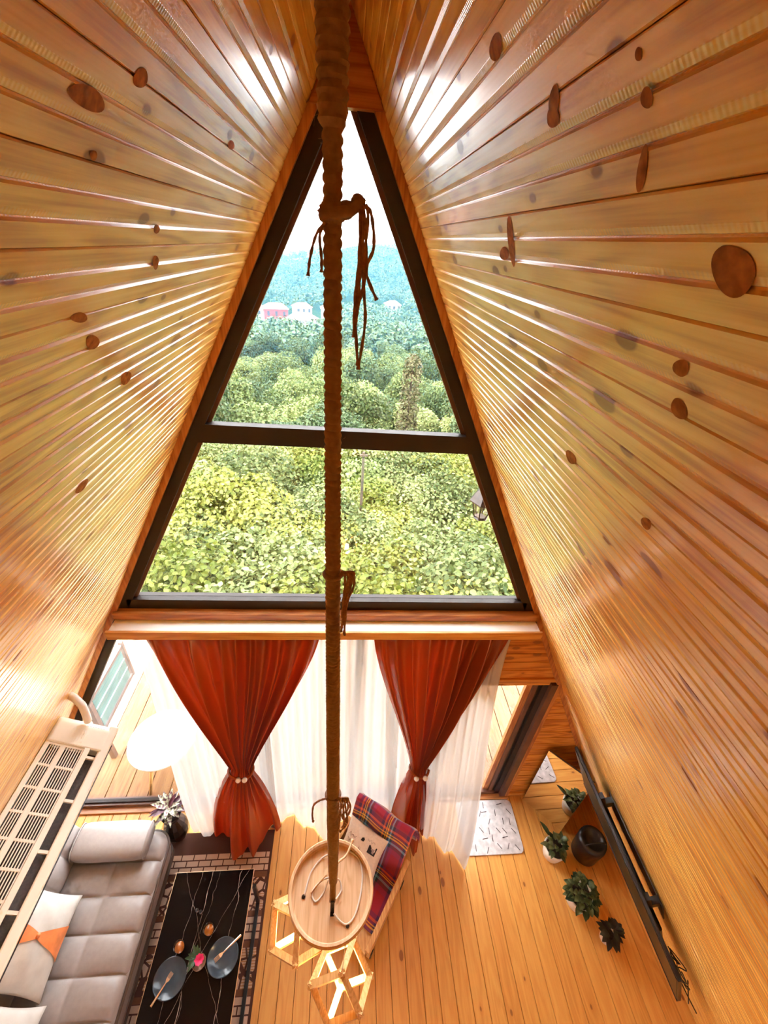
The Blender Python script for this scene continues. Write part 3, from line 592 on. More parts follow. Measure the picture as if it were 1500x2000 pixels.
# summer haze filling the valley air
m_haze = bpy.data.materials.new('valley_haze'); m_haze.use_nodes = True; nt = m_haze.node_tree; nt.nodes.clear()
out = N(nt, 'ShaderNodeOutputMaterial'); vs = N(nt, 'ShaderNodeVolumeScatter'); vs.inputs['Color'].default_value = (0.09, 0.31, 0.52, 1); vs.inputs['Density'].default_value = 0.0010; L(nt, vs.outputs[0], out.inputs['Volume'])
tag(MB().box((-330, 26, -60), (330, 600, 60)).build('valley_haze', m_haze), 'pale blue summer haze over the wooded valley', 'haze', kind='stuff')
# ------------------------------------------------------------------ deck in front of the house
dk = tag(MB().box((-2.42, D+.09, -0.25), (3.2, 4.25, -0.045)).build('deck', m_back), kind='structure')
dfirst = None; dm = MB(); e = 0.098
prof = [(-e, -.02), (-e+.003, 0), (e-.003, 0), (e, -.02)]
dm.v = [(x, 0, z) for x, z in prof]+[(x, 2.15, z) for x, z in prof]; dm.f = [(i, i+1, 5+i, 4+i) for i in range(3)]
for i in range(28):
    x = -2.32+0.2*i
    if dfirst is None: dfirst = dm.build('deck_board', m_deck, dk); b = dfirst
    else: b = inst(dfirst, dk)
    b.location = (x, D+.09, -0.02)
# pale stone terrace left of the deck
m_stone, nt, b = newmat('veined_stone')
tc = N(nt, 'ShaderNodeTexCoord'); vo = N(nt, 'ShaderNodeTexVoronoi', feature='DISTANCE_TO_EDGE'); vo.inputs['Scale'].default_value = 5
no = N(nt, 'ShaderNodeTexNoise'); no.inputs['Scale'].default_value = 4; va = N(nt, 'ShaderNodeVectorMath', operation='ADD')
L(nt, tc.outputs['Object'], va.inputs[0]); L(nt, no.outputs['Color'], va.inputs[1]); L(nt, va.outputs[0], vo.inputs['Vector'])
rr = ramp(nt, vo.outputs['Distance'], [(0.0, (0.16, 0.10, 0.06)), (0.05, (0.30, 0.24, 0.17))]); L(nt, rr.outputs[0], b.inputs['Base Color']); b.inputs['Roughness'].default_value = .7
tag(MB().box((-5.0, D+.0, -0.25), (-2.425, 4.25, -0.025)).build('terrace', m_stone), kind='structure')
# framed teal glass panel at the terrace
m_teal = plain('teal_glass', (0.085, 0.17, 0.165), 0.15, 0, 0.0, var=.15, scale=3); m_grey = plain('grey_aluminium', (0.20, 0.16, 0.15), 0.4, 0.5, var=.1)
gp = thing('glass_railing', (-2.3, 2.85, -0.02), 'teal glass railing panel in grey frame outside the left window', 'railing')
X0, Y0, Y1, Z0, Z1 = -2.3, 2.52, 3.17, 0.44, 0.92
MB().box((X0-.006, Y0+.03, Z0+.03), (X0+.006, Y1-.03, Z1-.03)).build('glass_panel', m_teal, gp)
for zz in (Z0, Z1): MB().box((X0-.015, Y0, zz-.018), (X0+.015, Y1, zz+.018)).build('rail', m_grey, gp)
MB().box((X0-.025, Y0-.04, -0.02), (X0+.025, Y0+.005, Z1+.03)).build('post', m_grey, gp); MB().box((X0-.02, Y1, Z0-.02), (X0+.02, Y1+.03, Z1+.05)).build('end_post', m_grey, gp)
for f_ in (.36, .66): MB().box((X0+.006, Y0+.03, Z0+(Z1-Z0)*f_-.004), (X0+.012, Y1-.03, Z0+(Z1-Z0)*f_+.004)).build('glazing_line', m_white, gp)
# round white table on the deck
wt = thing('deck_table', (-1.70, 2.42, -0.02), 'round white table with splayed wooden legs on the deck outside', 'table')
MB().lathe([(0.0, .42), (.27, .42), (.305, .43), (.31, .445), (.30, .455), (0.0, .46)], (-1.70, 2.42, 0), 48, False).build('table_top', m_white, wt, smooth=True)
for k in range(4):
    a = PI/4+k*PI/2+.5; MB().tube([(-1.70+.16*math.cos(a), 2.42+.16*math.sin(a), .42), (-1.70+.33*math.cos(a), 2.42+.31*math.sin(a), -.02)], [.02, .014], 10).build('leg', m_lampwood, wt, smooth=True)
# lantern on the outside of the gable
lt = thing('wall_lantern', (0.97, 2.22, 3.30), 'dark outdoor lantern mounted beyond the right edge of the big window', 'lantern')
lc = (0.925, 2.24, 3.30)
MB().lathe([(.012, .27), (.02, .245), (.03, .235), (.06, .20), (.085, .155), (.095, .14), (.09, .13), (.0, .13)], lc, 6, False).build('cap', m_metal, lt)
MB().lathe([(.035, 0), (.05, .01), (.035, .02)], lc, 6).build('base_ring', m_metal, lt)
for k in range(6):
    a = PI/3*k; MB().tube([(lc[0]+.075*math.cos(a), lc[1]+.075*math.sin(a), lc[2]+.135), (lc[0]+.042*math.cos(a), lc[1]+.042*math.sin(a), lc[2]+.015)], .004, 6).build('rib', m_metal, lt)
MB().lathe([(.072, .133), (.04, .018)], lc, 6, False).build('lantern_glass', glass('lantern_pane', (.9, .85, .8)), lt)
MB().tube([(lc[0], lc[1], lc[2]+.27), (lc[0], lc[1], lc[2]+.30), (lc[0]+.1, lc[1]-.06, lc[2]+.32), (lc[0]+.17, lc[1]-.12, lc[2]+.2)], .009, 8).build('bracket', m_metal, lt)

# ================================================================== curtains
def curtain(name, label, top, tie, bot, zt_, ztie, seed, pleats=11, y_top=1.897):
    """top=(x0,x1), tie=(xc,halfwidth,y), bot=(x0,x1,ycentre)"""
    rg = random.Random(seed); ph = [rg.uniform(0, 6.28) for _ in range(4)]; NV = 60; NU = 150
    tk = ztie/zt_                                  # v of the tie
    def fn(u, v):
        z = zt_*(1-v); vt = 1-tk
        if v <= vt:
            k = v/vt; e_ = smooth(k)*0.35+0.65*k**1.25
            xl = top[0]+(tie[0]-tie[1]-top[0])*e_; xr = top[1]+(tie[0]+tie[1]-top[1])*e_
            yc = y_top+(tie[2]-y_top)*k**1.4; amp = 0.024+0.052*math.sin(PI*min(1, k*1.0))**.8
            belly = -0.05*math.sin(PI*k)*math.sin(PI*u)
        else:
            k = (v-vt)/(1-vt); e_ = 1-(1-k)**1.7
            xl = tie[0]-tie[1]+(bot[0]-tie[0]+tie[1])*e_; xr = tie[0]+tie[1]+(bot[1]-tie[0]-tie[1])*e_
            yc = tie[2]+(bot[2]-tie[2])*k; amp = 0.030+0.055*e_
            belly = -0.16*e_*math.sin(PI*u)**1.5+0.10*e_*abs(2*u-1)
        kk = 0 if v <= vt else smooth((v-vt)/(1-vt)*1.6)         # many gathers above the tie, a few deep folds below it
        uu = u+0.02*math.sin(7*u+ph[2])
        many = math.sin(2*PI*pleats*uu+ph[0]+0.5*math.sin(3*v+ph[1]))*(0.7+.3*math.sin(5*u+ph[3]))+0.5*math.sin(2*PI*pleats*0.47*u+ph[2]+2*v)
        few = 1.25*math.sin(2*PI*3.2*uu+ph[1])+0.35*math.sin(2*PI*7*u+ph[0])
        w_ = many*(1-kk*.9)+few*kk*.62
        x = xl+(xr-xl)*u+0.006*math.cos(2*PI*pleats*u+ph[3])*(1-kk)
        return (x, yc+belly+amp*w_*0.8, max(z, 0.012))
    t = thing(name, (tie[0], tie[2], 0), label, 'curtain')
    MB().grid(fn, NU, NV).build('drape', m_satin, t, smooth=True)
    # tie band with two round beads
    pts = [(tie[0]+(tie[1]+.012)*math.cos(a), tie[2]-0.005+0.075*math.sin(a), ztie+0.012*math.sin(a*2)) for a in [2*PI*i/28 for i in range(28)]]
    bd = MB().tube(pts, .011, 8, True).build('tie_band', m_satin, t, smooth=True)
    return t, bd
m_bead = plain('pearl_bead', (0.75, 0.66, 0.58), 0.25, 0, 0.5, var=.05)
c1, bd = curtain('satin_curtain', 'rust-red satin curtain tied back above the coffee table, left of the rope', (-1.21, -0.09), (-0.735, 0.085, 1.80), (-1.10, -0.47, 1.72), 2.58, 1.08, 3)
for dx in (-.005, .045): MB().lathe([(.001, -.022), (.016, -.015), (.022, 0), (.016, .015), (.001, .022)], (-0.735+dx, 1.715, 1.08), 12).build('bead', m_bead, bd, smooth=True)
c2, bd = curtain('satin_curtain', 'rust-red satin curtain tied back beside the glazed door, right of the rope', (0.26, 1.22), (0.745, 0.07, 1.80), (0.58, 0.95, 1.70), 2.58, 1.01, 8, 9)
for dx in (-.035, .04): MB().lathe([(.001, -.022), (.016, -.015), (.022, 0), (.016, .015), (.001, .022)], (0.745+dx, 1.715, 1.01), 12).build('bead', m_bead, bd, smooth=True)
def sheer(label, top, bot, ybot, seed, pleats=16, ncorner=None):
    rg = random.Random(seed); ph = rg.uniform(0, 6.28)
    def fn(u, v):
        x = top[0]+(top[1]-top[0])*u; xb = bot[0]+(bot[1]-bot[0])*u; k = v
        yb = ybot(u)
        z = 2.585*(1-v)
        y = 1.966+(yb-1.966)*smooth(k)**1.15
        a = 0.013+0.014*k; uu = u+.03*math.sin(5*u+ph)
        y += a*(1-.8*k)*math.sin(2*PI*pleats*uu+ph+.6*math.sin(2.2*v))+(.4+.8*k)*a*math.sin(2*PI*pleats*.31*uu+2*ph)
        return (x+(xb-x)*k**1.3, y, max(z, 0.01+0.004*math.sin(40*u)))
    o = MB().grid(fn, 170, 40).build('voile_curtain', m_sheer, smooth=True)
    return tag(o, label, 'curtain', 'white voile curtains')
sheer('narrow white voile curtain behind the left rust curtain, beside the vase', (-1.335, -0.50), (-1.27, -0.50), lambda u: 1.74+0.12*u, 5, 11)
sheer('wide white voile curtain in the middle between the two rust curtains', (-0.56, 0.50), (-0.56, 0.62), lambda u: 1.86-0.16*math.exp(-((u-.42)/.14)**2)-.02*u, 6, 15)
sheer('white voile curtain behind the right rust curtain, trailing over the patterned mat', (0.36, 1.245), (0.56, 1.235), lambda u: 1.86-0.44*u**1.3, 9, 12)

# ================================================================== air conditioner on the left slope
ac = thing('air_conditioner', (-1.71, 1.0, 1.75), 'long cream wall-mounted air conditioner with slotted top grille on the left slope', 'air conditioner')
aO = Vector((-1.700, 1.655, 2.115)); aE = Vector((CA, 0, -SA)); aU = Vector((SA, 0, CA)); aY = Vector((0, -1, 0))   # depth, up-slope, towards camera
def acb(mb, d0, d1, l0, l1, u0, u1): return mb.obox(aO, aE, aY, aU, (d0, l0, u0), (d1, l1, u1))
LN = 1.34
acb(MB(), 0.004, .345, 0.0, LN, -.36, -.055).build('body', m_cream, ac, bevel=.012)
acb(MB(), .03, .30, .17, LN-.1, -.056, -.05).build('heat_exchanger', m_fin, ac)
# far end cover with ribs
cv = MB()
def capf(u, v):
    d = 0.0+.345*u; l = .165*v; bul = 0.0-0.035*max(0, 1-v*4)**2-0.02*max(0, (u-.86)/.14)**2
    p = aO+aE*d+aY*l+aU*bul; return p
cv.grid(capf, 16, 12)
cap = cv.build('end_cover', m_cream, ac, smooth=True, solid=.01)
for i in range(8): acb(MB(), .10+i*.014, .1015+i*.014, .06, .165, .003, .008).build('rib', m_cream, cap)
for i in range(7): acb(MB(), .165+i*.016, .176+i*.016, .034, .040, -.004, .0035).build('vent_slot', m_black, cap)
fm_ = MB(); acb(fm_, 0, .028, .16, LN, -.06, 0.0); acb(fm_, .088, .118, .16, LN, -.012, 0.0); acb(fm_, .214, .246, .16, LN, -.02, .006)
fm_.build('grille_frame', m_cream, ac, bevel=.004)
acb(MB(), .292, .345, .0, LN, -.06, .004).build('front_panel', m_cream, ac, bevel=.008)
acb(MB(), .347, .353, .10, LN, -.05, -.03).build('shadow_line', m_black, ac)  # black strip standing in for the shadow line along the front panel
nb = 0
for i in range(10):
    l = .165+i*.118
    acb(MB(), .026, .216, l, l+.012, -.012, -.001).build('cross_bar', m_cream, ac)
for d in [.036+.0125*i for i in range(5)]+[.126+.0135*i for i in range(7)]:
    acb(MB(), d, d+.0055, .16, LN, -.016, -.002).build('slat', m_cream, ac)
for i in range(6):
    l = .20+i*.235; acb(MB(), .24, .296, l, l+.014, -.02, -.004).build('strut', m_cream, ac)
pp = [Vector((-1.64, 1.70, 2.245)), Vector((-1.60, 1.685, 2.24)), Vector((-1.555, 1.66, 2.20)), Vector((-1.545, 1.645, 2.14)), Vector((-1.55, 1.64, 2.06))]
rp = []
for i in range(41):
    t = i/40*(len(pp)-1); k = min(int(t), len(pp)-2); rp.append(pp[k].lerp(pp[k+1], t-k))
MB().tube(rp, [.021+.0022*(i % 2) for i in range(41)], 12).build('wrapped_pipe', m_white, ac, smooth=True)

# ================================================================== sofa
m_leather = plain('grey_leather', (0.315, 0.275, 0.262), 0.42, var=.06, scale=30, bump=.05)
m_piping = plain('dark_sofa_base', (0.09, 0.06, 0.045), 0.5, var=.2)
sf = thing('sofa', (-1.75, 0.75, 0), 'grey leather tufted sofa along the left sloping wall', 'sofa')
SX0, SX1, SY0, SY1 = -2.06, -1.36, -0.25, 1.66
xs = [SX0, -1.71, SX1]; nyc = 9; cell = (SY1-.03-SY0)/nyc
def rc(x, y):       # rounding of the two right corners and edges
    dx = max(0, x-(SX1-.13)); dy = max(0, y-(SY1-.13)); return math.hypot(dx, dy)/.13
def seat(u, v):
    x = SX0+(SX1-SX0)*u; y = SY0+(SY1-SY0)*v
    fx = (x-xs[0])/(xs[1]-xs[0]) if x < xs[1] else (x-xs[1])/(xs[2]-xs[1])
    fy = (v*nyc*1.0) % 1
    puff = (max(0, math.sin(PI*fx)) if x < xs[1] else max(0, math.sin(PI*min(1, .02+fx*.5+0.0)))) ** .5 * max(0.0, math.sin(PI*fy))**.42
    d = rc(x, y)
    if d > 1:
        cxn, cyn = SX1-.13, SY1-.13; vx, vy = max(0, x-cxn), max(0, y-cyn); h_ = math.hypot(vx, vy)
        if x > cxn: x = cxn+vx/h_*.13
        if y > cyn: y = cyn+vy/h_*.13
        d = 1
    return (x, y, 0.375+0.045*puff-0.05*d**6)
MB().grid(seat, 84, 198).build('seat', m_leather, sf, smooth=True)
def outline(o=0):
    pts = [(SX0, SY0-o), (SX1+o, SY0-o)]
    for i in range(9):
        a = i/8*PI/2; pts.append((SX1-.13+(.13+o)*math.cos(a), SY1-.13+(.13+o)*math.sin(a)))
    pts.append((SX0, SY1+o)); return pts
MB().slab(outline(.002), .20, .36).build('seat_side', m_leather, sf)
MB().slab(outline(.014), .13, .20).build('base_frame', m_piping, sf, bevel=.01)
MB().tube([(x, y, .345) for x, y in outline(.008)[1:]], .012, 8).build('piping', m_piping, sf, smooth=True)
for lx_, ly in ((-1.45, 1.5), (-1.45, -.15), (-2.0, 1.5), (-2.0, -.15)): MB().lathe([(.018, 0), (.025, .13)], (lx_, ly, 0), 12).build('leg', m_piping, sf)
def backf(u, v):
    y = SY0+(SY1-SY0)*v; fy = (v*nyc) % 1
    p = 0.05*max(0, math.sin(PI*min(1, u*1.0)))**.4*max(0, math.sin(PI*fy))**.4
    x = SX0+.02-.14*u; z = 0.40+.42*u; return (x+p*.95, y, z+p*.3)
MB().grid(backf, 24, 160).build('backrest', m_leather, sf, smooth=True)
MB().add([(SX0-.02, SY0, .18), (SX0-.02, SY1, .18), (SX0-.12, SY0, .83), (SX0-.12, SY1, .83), (SX0-.10, SY0, .18), (SX0-.10, SY1, .18), (SX0-.17, SY0, .81), (SX0-.17, SY1, .81)],
         [(0, 1, 3, 2), (4, 6, 7, 5), (0, 4, 5, 1), (2, 3, 7, 6), (0, 2, 6, 4), (1, 5, 7, 3)]).build('back_shell', m_piping, sf, bevel=.015)
# folded-up end armrest roll
def roll(u, v):
    a = 2*PI*v; rx, rz = 0.135, 0.075
    sgn = lambda q: (1 if q > 0 else -1)*abs(q)**.7
    x = -2.03+.55*u; k = 1-0.12*abs(2*u-1)**6
    return (x, 1.555+rx*sgn(math.cos(a))*k, .495+rz*sgn(math.sin(a))*k)
rl = MB().grid(roll, 30, 36); rl.f.append(tuple(j*31 for j in range(36))); rl.f.append(tuple(j*31+30 for j in range(36))[::-1])
ar = rl.build('armrest_roll', m_leather, sf, smooth=True)
for xx in (-2.025, -1.485):
    MB().tube([(xx, 1.555+.128*math.copysign(abs(math.cos(a))**.7, math.cos(a)), .495+.071*math.copysign(abs(math.sin(a))**.7, math.sin(a))) for a in [2*PI*i/32 for i in range(32)]], .005, 6, True).build('piping', m_leather, ar, smooth=True)

# cushions
def cushion_pt(o, ax, ay, az, sx, sy, th):
    def fn(u, v, side=1):
        a, b_ = 2*u-1, 2*v-1; w_ = max(0, 1-a*a)**.45*max(0, 1-b_*b_)**.45
        k = 1-.05*(a*a*(1-b_*b_)+b_*b_*(1-a*a))*0+0
        px = a*sx*(1-.09*(1-b_*b_)*abs(a)); py = b_*sy*(1-.09*(1-a*a)*abs(b_))
        wr = 0.006*math.sin(9*a+5*b_)*w_
        return o+ax*px+ay*py+az*(side*th*w_+wr)
    return fn
def cushion(fn, name, mat, parent=None):
    mb = MB().grid(lambda u, v: fn(u, v, 1), 28, 28); mb.grid(lambda u, v: fn(1-u, v, -1), 28, 28)
    return mb.build(name, mat, parent, smooth=True)
m_silver = plain('silver_satin', (0.56, 0.54, 0.50), 0.33, var=.08, scale=14, bump=.15); m_orange = plain('orange_satin', (0.72, 0.22, 0.07), 0.4, var=.2, scale=14)
m_lightc = plain('pale_satin', (0.62, 0.60, 0.56), 0.35, var=.06, scale=14, bump=.15)
az = Vector((0.80, 0, 0.60)); ay = Vector((0.02, -1, 0)).normalized(); ax = ay.cross(az).normalized(); az = ax.cross(ay)
o1 = Vector((-1.985, 0.955, 0.66))
fn = cushion_pt(o1, ax, ay, az, .25, .27, .085)
cu = cushion(fn, 'bow_cushion', m_silver); tag(cu, 'silver satin cushion with orange bow across its middle on the sofa', 'cushion')
for sgn in (-1, 1):
    mb = MB(); 
    def bw(u, v, s_=sgn):
        w_ = (0.03+0.15*u)*(v-.5)*2; return fn(.5+s_*.5*u*.97, .5+w_*.95)+az*.006
    mb.grid(bw, 14, 8); mb.build('bow_wing', m_orange, cu, smooth=True)
pk = fn(.5, .5); MB().lathe([(.001, -.01), (.014, -.006), (.016, 0), (.012, .008), (.001, .011)], tuple(pk+az*.01), 12).build('button', m_orange, cu, smooth=True)
fn2 = cushion_pt(Vector((-1.93, 0.43, 0.63)), ax, ay, az, .24, .25, .09)
tag(cushion(fn2, 'plain_cushion', m_lightc), 'plain pale grey cushion at the near end of the sofa, lower left', 'cushion')

# ================================================================== rug
m_rug, nt, b = newmat('patterned_rug')
tc = N(nt, 'ShaderNodeTexCoord'); sp = N(nt, 'ShaderNodeSeparateXYZ'); L(nt, tc.outputs['Object'], sp.inputs[0])
DK = (0.075, 0.022, 0.012); PK = (0.56, 0.38, 0.28); TN = (0.40, 0.20, 0.085)
tt = M(nt, 'MODULO', M(nt, 'ADD', M(nt, 'SUBTRACT', 1.60, sp.outputs[1]), 4.4), 0.44)
br = N(nt, 'ShaderNodeTexBrick'); br.inputs['Scale'].default_value = 1; br.inputs['Brick Width'].default_value = .105; br.inputs['Row Height'].default_value = .047
br.inputs['Mortar Size'].default_value = .0045; br.inputs['Mortar Smooth'].default_value = 0; br.inputs['Color1'].default_value = (*PK, 1); br.inputs['Color2'].default_value = (0.50, 0.32, 0.22, 1); br.inputs['Mortar'].default_value = (*DK, 1)
cm = N(nt, 'ShaderNodeCombineXYZ'); L(nt, sp.outputs[0], cm.inputs[0]); L(nt, tt, cm.inputs[1]); L(nt, cm.outputs[0], br.inputs['Vector'])
vo = N(nt, 'ShaderNodeTexVoronoi', feature='DISTANCE_TO_EDGE'); vo.inputs['Scale'].default_value = 13; vo.inputs['Randomness'].default_value = .8; L(nt, tc.outputs['Object'], vo.inputs['Vector'])
vc = N(nt, 'ShaderNodeTexVoronoi'); vc.inputs['Scale'].default_value = 13; vc.inputs['Randomness'].default_value = .8; L(nt, tc.outputs['Object'], vc.inputs['Vector'])
sc2 = N(nt, 'ShaderNodeSeparateColor'); L(nt, vc.outputs['Color'], sc2.inputs[0])
stripe = M(nt, 'GREATER_THAN', M(nt, 'SINE', M(nt, 'MULTIPLY', sp.outputs[1], 2*PI/.016)), 0.1)
fill = mixc(nt, M(nt, 'MULTIPLY', stripe, M(nt, 'GREATER_THAN', sc2.outputs[0], .4)), PK, TN)
cells = mixc(nt, M(nt, 'LESS_THAN', vo.outputs['Distance'], .085), fill, DK)
isb = M(nt, 'LESS_THAN', tt, .145); isc = M(nt, 'MULTIPLY', M(nt, 'GREATER_THAN', tt, .185), M(nt, 'LESS_THAN', tt, .405))
col = mixc(nt, isc, (0.16, 0.055, 0.025), cells); col = mixc(nt, isb, col, br.outputs['Color'])
edge = M(nt, 'MAXIMUM', M(nt, 'GREATER_THAN', sp.outputs[1], 1.60), M(nt, 'MAXIMUM', M(nt, 'LESS_THAN', sp.outputs[0], -1.45), M(nt, 'GREATER_THAN', sp.outputs[0], -0.545)))
col = mixc(nt, edge, col, DK); L(nt, col, b.inputs['Base Color']); b.inputs['Roughness'].default_value = .9
rug = thing('patterned_rug', (-1.0, 0.7, 0), 'dark brown rug patterned with bricks and pebbles under the coffee table', 'rug')
MB().box((-1.47, -.35, 0.002), (-0.525, 1.765, 0.011)).build('rug_pile', m_rug, rug)
m_fr = plain('rug_fringe', (0.16, 0.09, 0.06), .9, var=.2)
MB().tube([(-.54+.02*math.cos(i), 1.775+.012*i*.4, .012) for i in range(6)], .008, 6).build('corner_tassel', m_fr, rug)

# ================================================================== coffee table and what stands on it
m_marble, nt, b = newmat('black_marble')
tc = N(nt, 'ShaderNodeTexCoord'); sp = N(nt, 'ShaderNodeSeparateXYZ'); L(nt, tc.outputs['Object'], sp.inputs[0])
no = N(nt, 'ShaderNodeTexNoise'); no.inputs['Scale'].default_value = 4; no.inputs['Detail'].default_value = 4; L(nt, tc.outputs['Object'], no.inputs['Vector'])
nw = N(nt, 'ShaderNodeTexNoise'); nw.inputs['Scale'].default_value = 9; L(nt, tc.outputs['Object'], nw.inputs['Vector'])
acc = None
for x0, sl, am, wd in ((-.925, .055, .05, .0016), (-.70, .02, .13, .0015), (-1.0, .10, .09, .0009), (-1.13, -.55, .10, .0010), (-.64, .5, .06, .0009), (-.86, .16, .16, .0007)):
    dx = M(nt, 'SUBTRACT', M(nt, 'SUBTRACT', sp.outputs[0], x0), M(nt, 'MULTIPLY', M(nt, 'SUBTRACT', sp.outputs[1], 1.35), sl))
    dx = M(nt, 'ABSOLUTE', M(nt, 'ADD', dx, M(nt, 'MULTIPLY', M(nt, 'SUBTRACT', no.outputs[0], .5), am)))
    ln = M(nt, 'LESS_THAN', dx, M(nt, 'MULTIPLY', M(nt, 'SUBTRACT', nw.outputs[0], .22), wd*2.4))
    acc = ln if acc is None else M(nt, 'MAXIMUM', acc, ln)
L(nt, mixc(nt, acc, (0.006, 0.004, 0.004), (0.50, 0.44, 0.40)), b.inputs['Base Color'])
b.inputs['Roughness'].default_value = .10; b.inputs['Specular IOR Level'].default_value = .10
TX0, TX1, TY0, TY1, TZ = -1.205, -0.605, 0.16, 1.345, .42
ct = thing('coffee_table', (-.905, .75, 0), 'black marble coffee table with white veins on the rug', 'table')
MB().box((TX0, TY0, TZ-.025), (TX1, TY1, TZ)).build('table_top', m_marble, ct, bevel=.002)
m_gold = plain('gold_edge', (0.75, 0.55, 0.35), .3, .8, var=.1)
for a, b_ in (((TX0-.003, TY0-.003, TZ-.02), (TX0, TY1+.003, TZ-.001)), ((TX1, TY0-.003, TZ-.02), (TX1+.003, TY1+.003, TZ-.001)), ((TX0, TY1, TZ-.02), (TX1, TY1+.003, TZ-.001))): MB().box(a, b_).build('edge_strip', m_gold, ct)
for x in (TX0+.03, TX1+.02):
    for y in (TY0+.06, TY1-.10): MB().box((x-.013, y-.013, .011), (x+.013, y+.013, TZ-.025)).build('leg', m_black, ct)
    MB().box((x-.013, TY0+.06, .02), (x+.013, TY1-.10, .045)).build('floor_rail', m_black, ct)
m_plate = plain('slate_blue_glaze', (0.040, 0.062, 0.088), .15, 0, .0, var=.1)
m_steel = plain('cutlery_steel', (0.66, 0.5, 0.42), .25, .9, var=.05)
def plate(x, y, label, fx0, fy0, fx1, fy1):
    p = MB().lathe([(0, .004), (.055, .004), (.07, .008), (.1, .016), (.106, .019), (.106, .016), (.07, .003), (.05, 0), (0, 0)], (x, y, TZ), 40, False).build('plate', m_plate, smooth=True)
    tag(p, label, 'plate')
    a, b_ = Vector((fx0, fy0, TZ+.024)), Vector((fx1, fy1, TZ+.024)); d = (b_-a).normalized(); n = Vector((-d.y, d.x, 0))
    fk = thing('fork', tuple(a), 'steel fork lying across the '+('right' if x > -.9 else 'left')+' blue plate on the coffee table', 'fork')
    l = (b_-a).length
    h_ = MB(); h_.grid(lambda u, v: a+d*(l*.68*v)+n*((u-.5)*(.007+.006*(1-v)))+Vector((0, 0, .002*math.sin(PI*u))), 3, 10); h_.build('handle', m_steel, fk, solid=.002)
    hd = MB(); hd.grid(lambda u, v: a+d*(l*(.68+.14*v))+n*((u-.5)*(.007+.017*smooth(v*1.5)))+Vector((0, 0, .002)), 4, 6); hd.build('head', m_steel, fk, solid=.002)
    for i in range(4): MB().bar(a+d*l*.81+n*(.0105-.007*i)+Vector((0, 0, .002)), a+d*l+n*(.0105-.007*i)+Vector((0, 0, .002)), .0028).build('tine', m_steel, fk)
plate(-.724, .85, 'slate blue plate on the right side of the coffee table beside the pink flower', -.62, .955, -.775, .83)
plate(-1.055, .765, 'slate blue plate on the left side of the coffee table, nearest the sofa', -1.13, .64, -1.045, .79)
m_tea = plain('amber_drink', (0.42, 0.13, 0.015), .08, 0, .8, var=.3, scale=40); m_cupg = glass('tumbler_glass', (.97, .95, .92), extra=.05)
for x, y, lb in ((-1.03, .905, 'tumbler of amber drink on the coffee table above the left plate'), (-.85, .985, 'tumbler of amber drink on the coffee table above the right plate')):
    g_ = thing('tumbler', (x, y, TZ), lb, 'glass')
    MB().lathe([(.022, 0), (.025, .004), (.036, .09), (.034, .09), (.023, .008), (0, .008)], (x, y, TZ), 24, False).build('cup', m_cupg, g_, smooth=True)
    MB().lathe([(0, .009), (.0225, .009), (.031, .062), (0, .062)], (x, y, TZ), 24, False).build('drink', m_tea, g_, smooth=True)
for x, y, lb in ((-.975, 1.105, 'left of two tiny steel shakers on the coffee table'), (-.945, 1.095, 'right of two tiny steel shakers on the coffee table')):
    s_ = thing('shaker', (x, y, TZ), lb, 'shaker')
    MB().lathe([(.010, 0), (.012, .005), (.010, .03)], (x, y, TZ), 14).build('jar', m_steel, s_, smooth=True); MB().lathe([(.011, .03), (.010, .04), (.004, .044)], (x, y, TZ), 14).build('lid', m_black, s_, smooth=True)
fw = thing('flower_bowl', (-.88, .83, TZ), 'small bowl with pink flower and green leaves on the coffee table', 'flower')
m_bowl = plain('brown_bowl', (.22, .12, .06), .4, var=.2); m_pink = plain('pink_petal', (.72, .02, .14), .5, var=.2, scale=30); m_lf = plain('green_leaf', (.03, .07, .02), .5, var=.3, scale=30)
MB().lathe([(.02, 0), (.04, .012), (.046, .03), (.042, .03), (.03, .01), (0, .008)], (-.88, .83, TZ), 24, False).build('bowl', m_bowl, fw, smooth=True)
rg = random.Random(5)
def leafblade(base, dirv, length, width, mat, parent, name='leaf', bend=.3, n=6, up=Vector((0, 0, 1))):
    base, dirv = Vector(base), Vector(dirv).normalized(); sd = dirv.cross(up); sd = sd.normalized() if sd.length > .01 else Vector((1, 0, 0)); nr = sd.cross(dirv)
    def fn(u, v):
        w_ = width*math.sin(PI*min(.999, v**.8*.97+.03))**.8
        p = base+dirv*length*v-Vector((0, 0, 1))*bend*length*v*v; return p+sd*(u-.5)*w_+nr*abs(u-.5)*w_*.35
    return MB().grid(fn, 4, n).build(name, mat, parent, smooth=True)
for i in range(9):
    a = i*2.4; leafblade((-.875, .835, TZ+.045), (math.cos(a)*.8, math.sin(a)*.8, .7), .045, .04, m_pink, fw, 'petal', .2)
for i in range(10):
    a = 1.4+i*.35; leafblade((-.90, .85, TZ+.03), (math.cos(a), math.sin(a), .5), .06+.015*(i % 3), .026, m_lf, fw, 'leaf', .3)

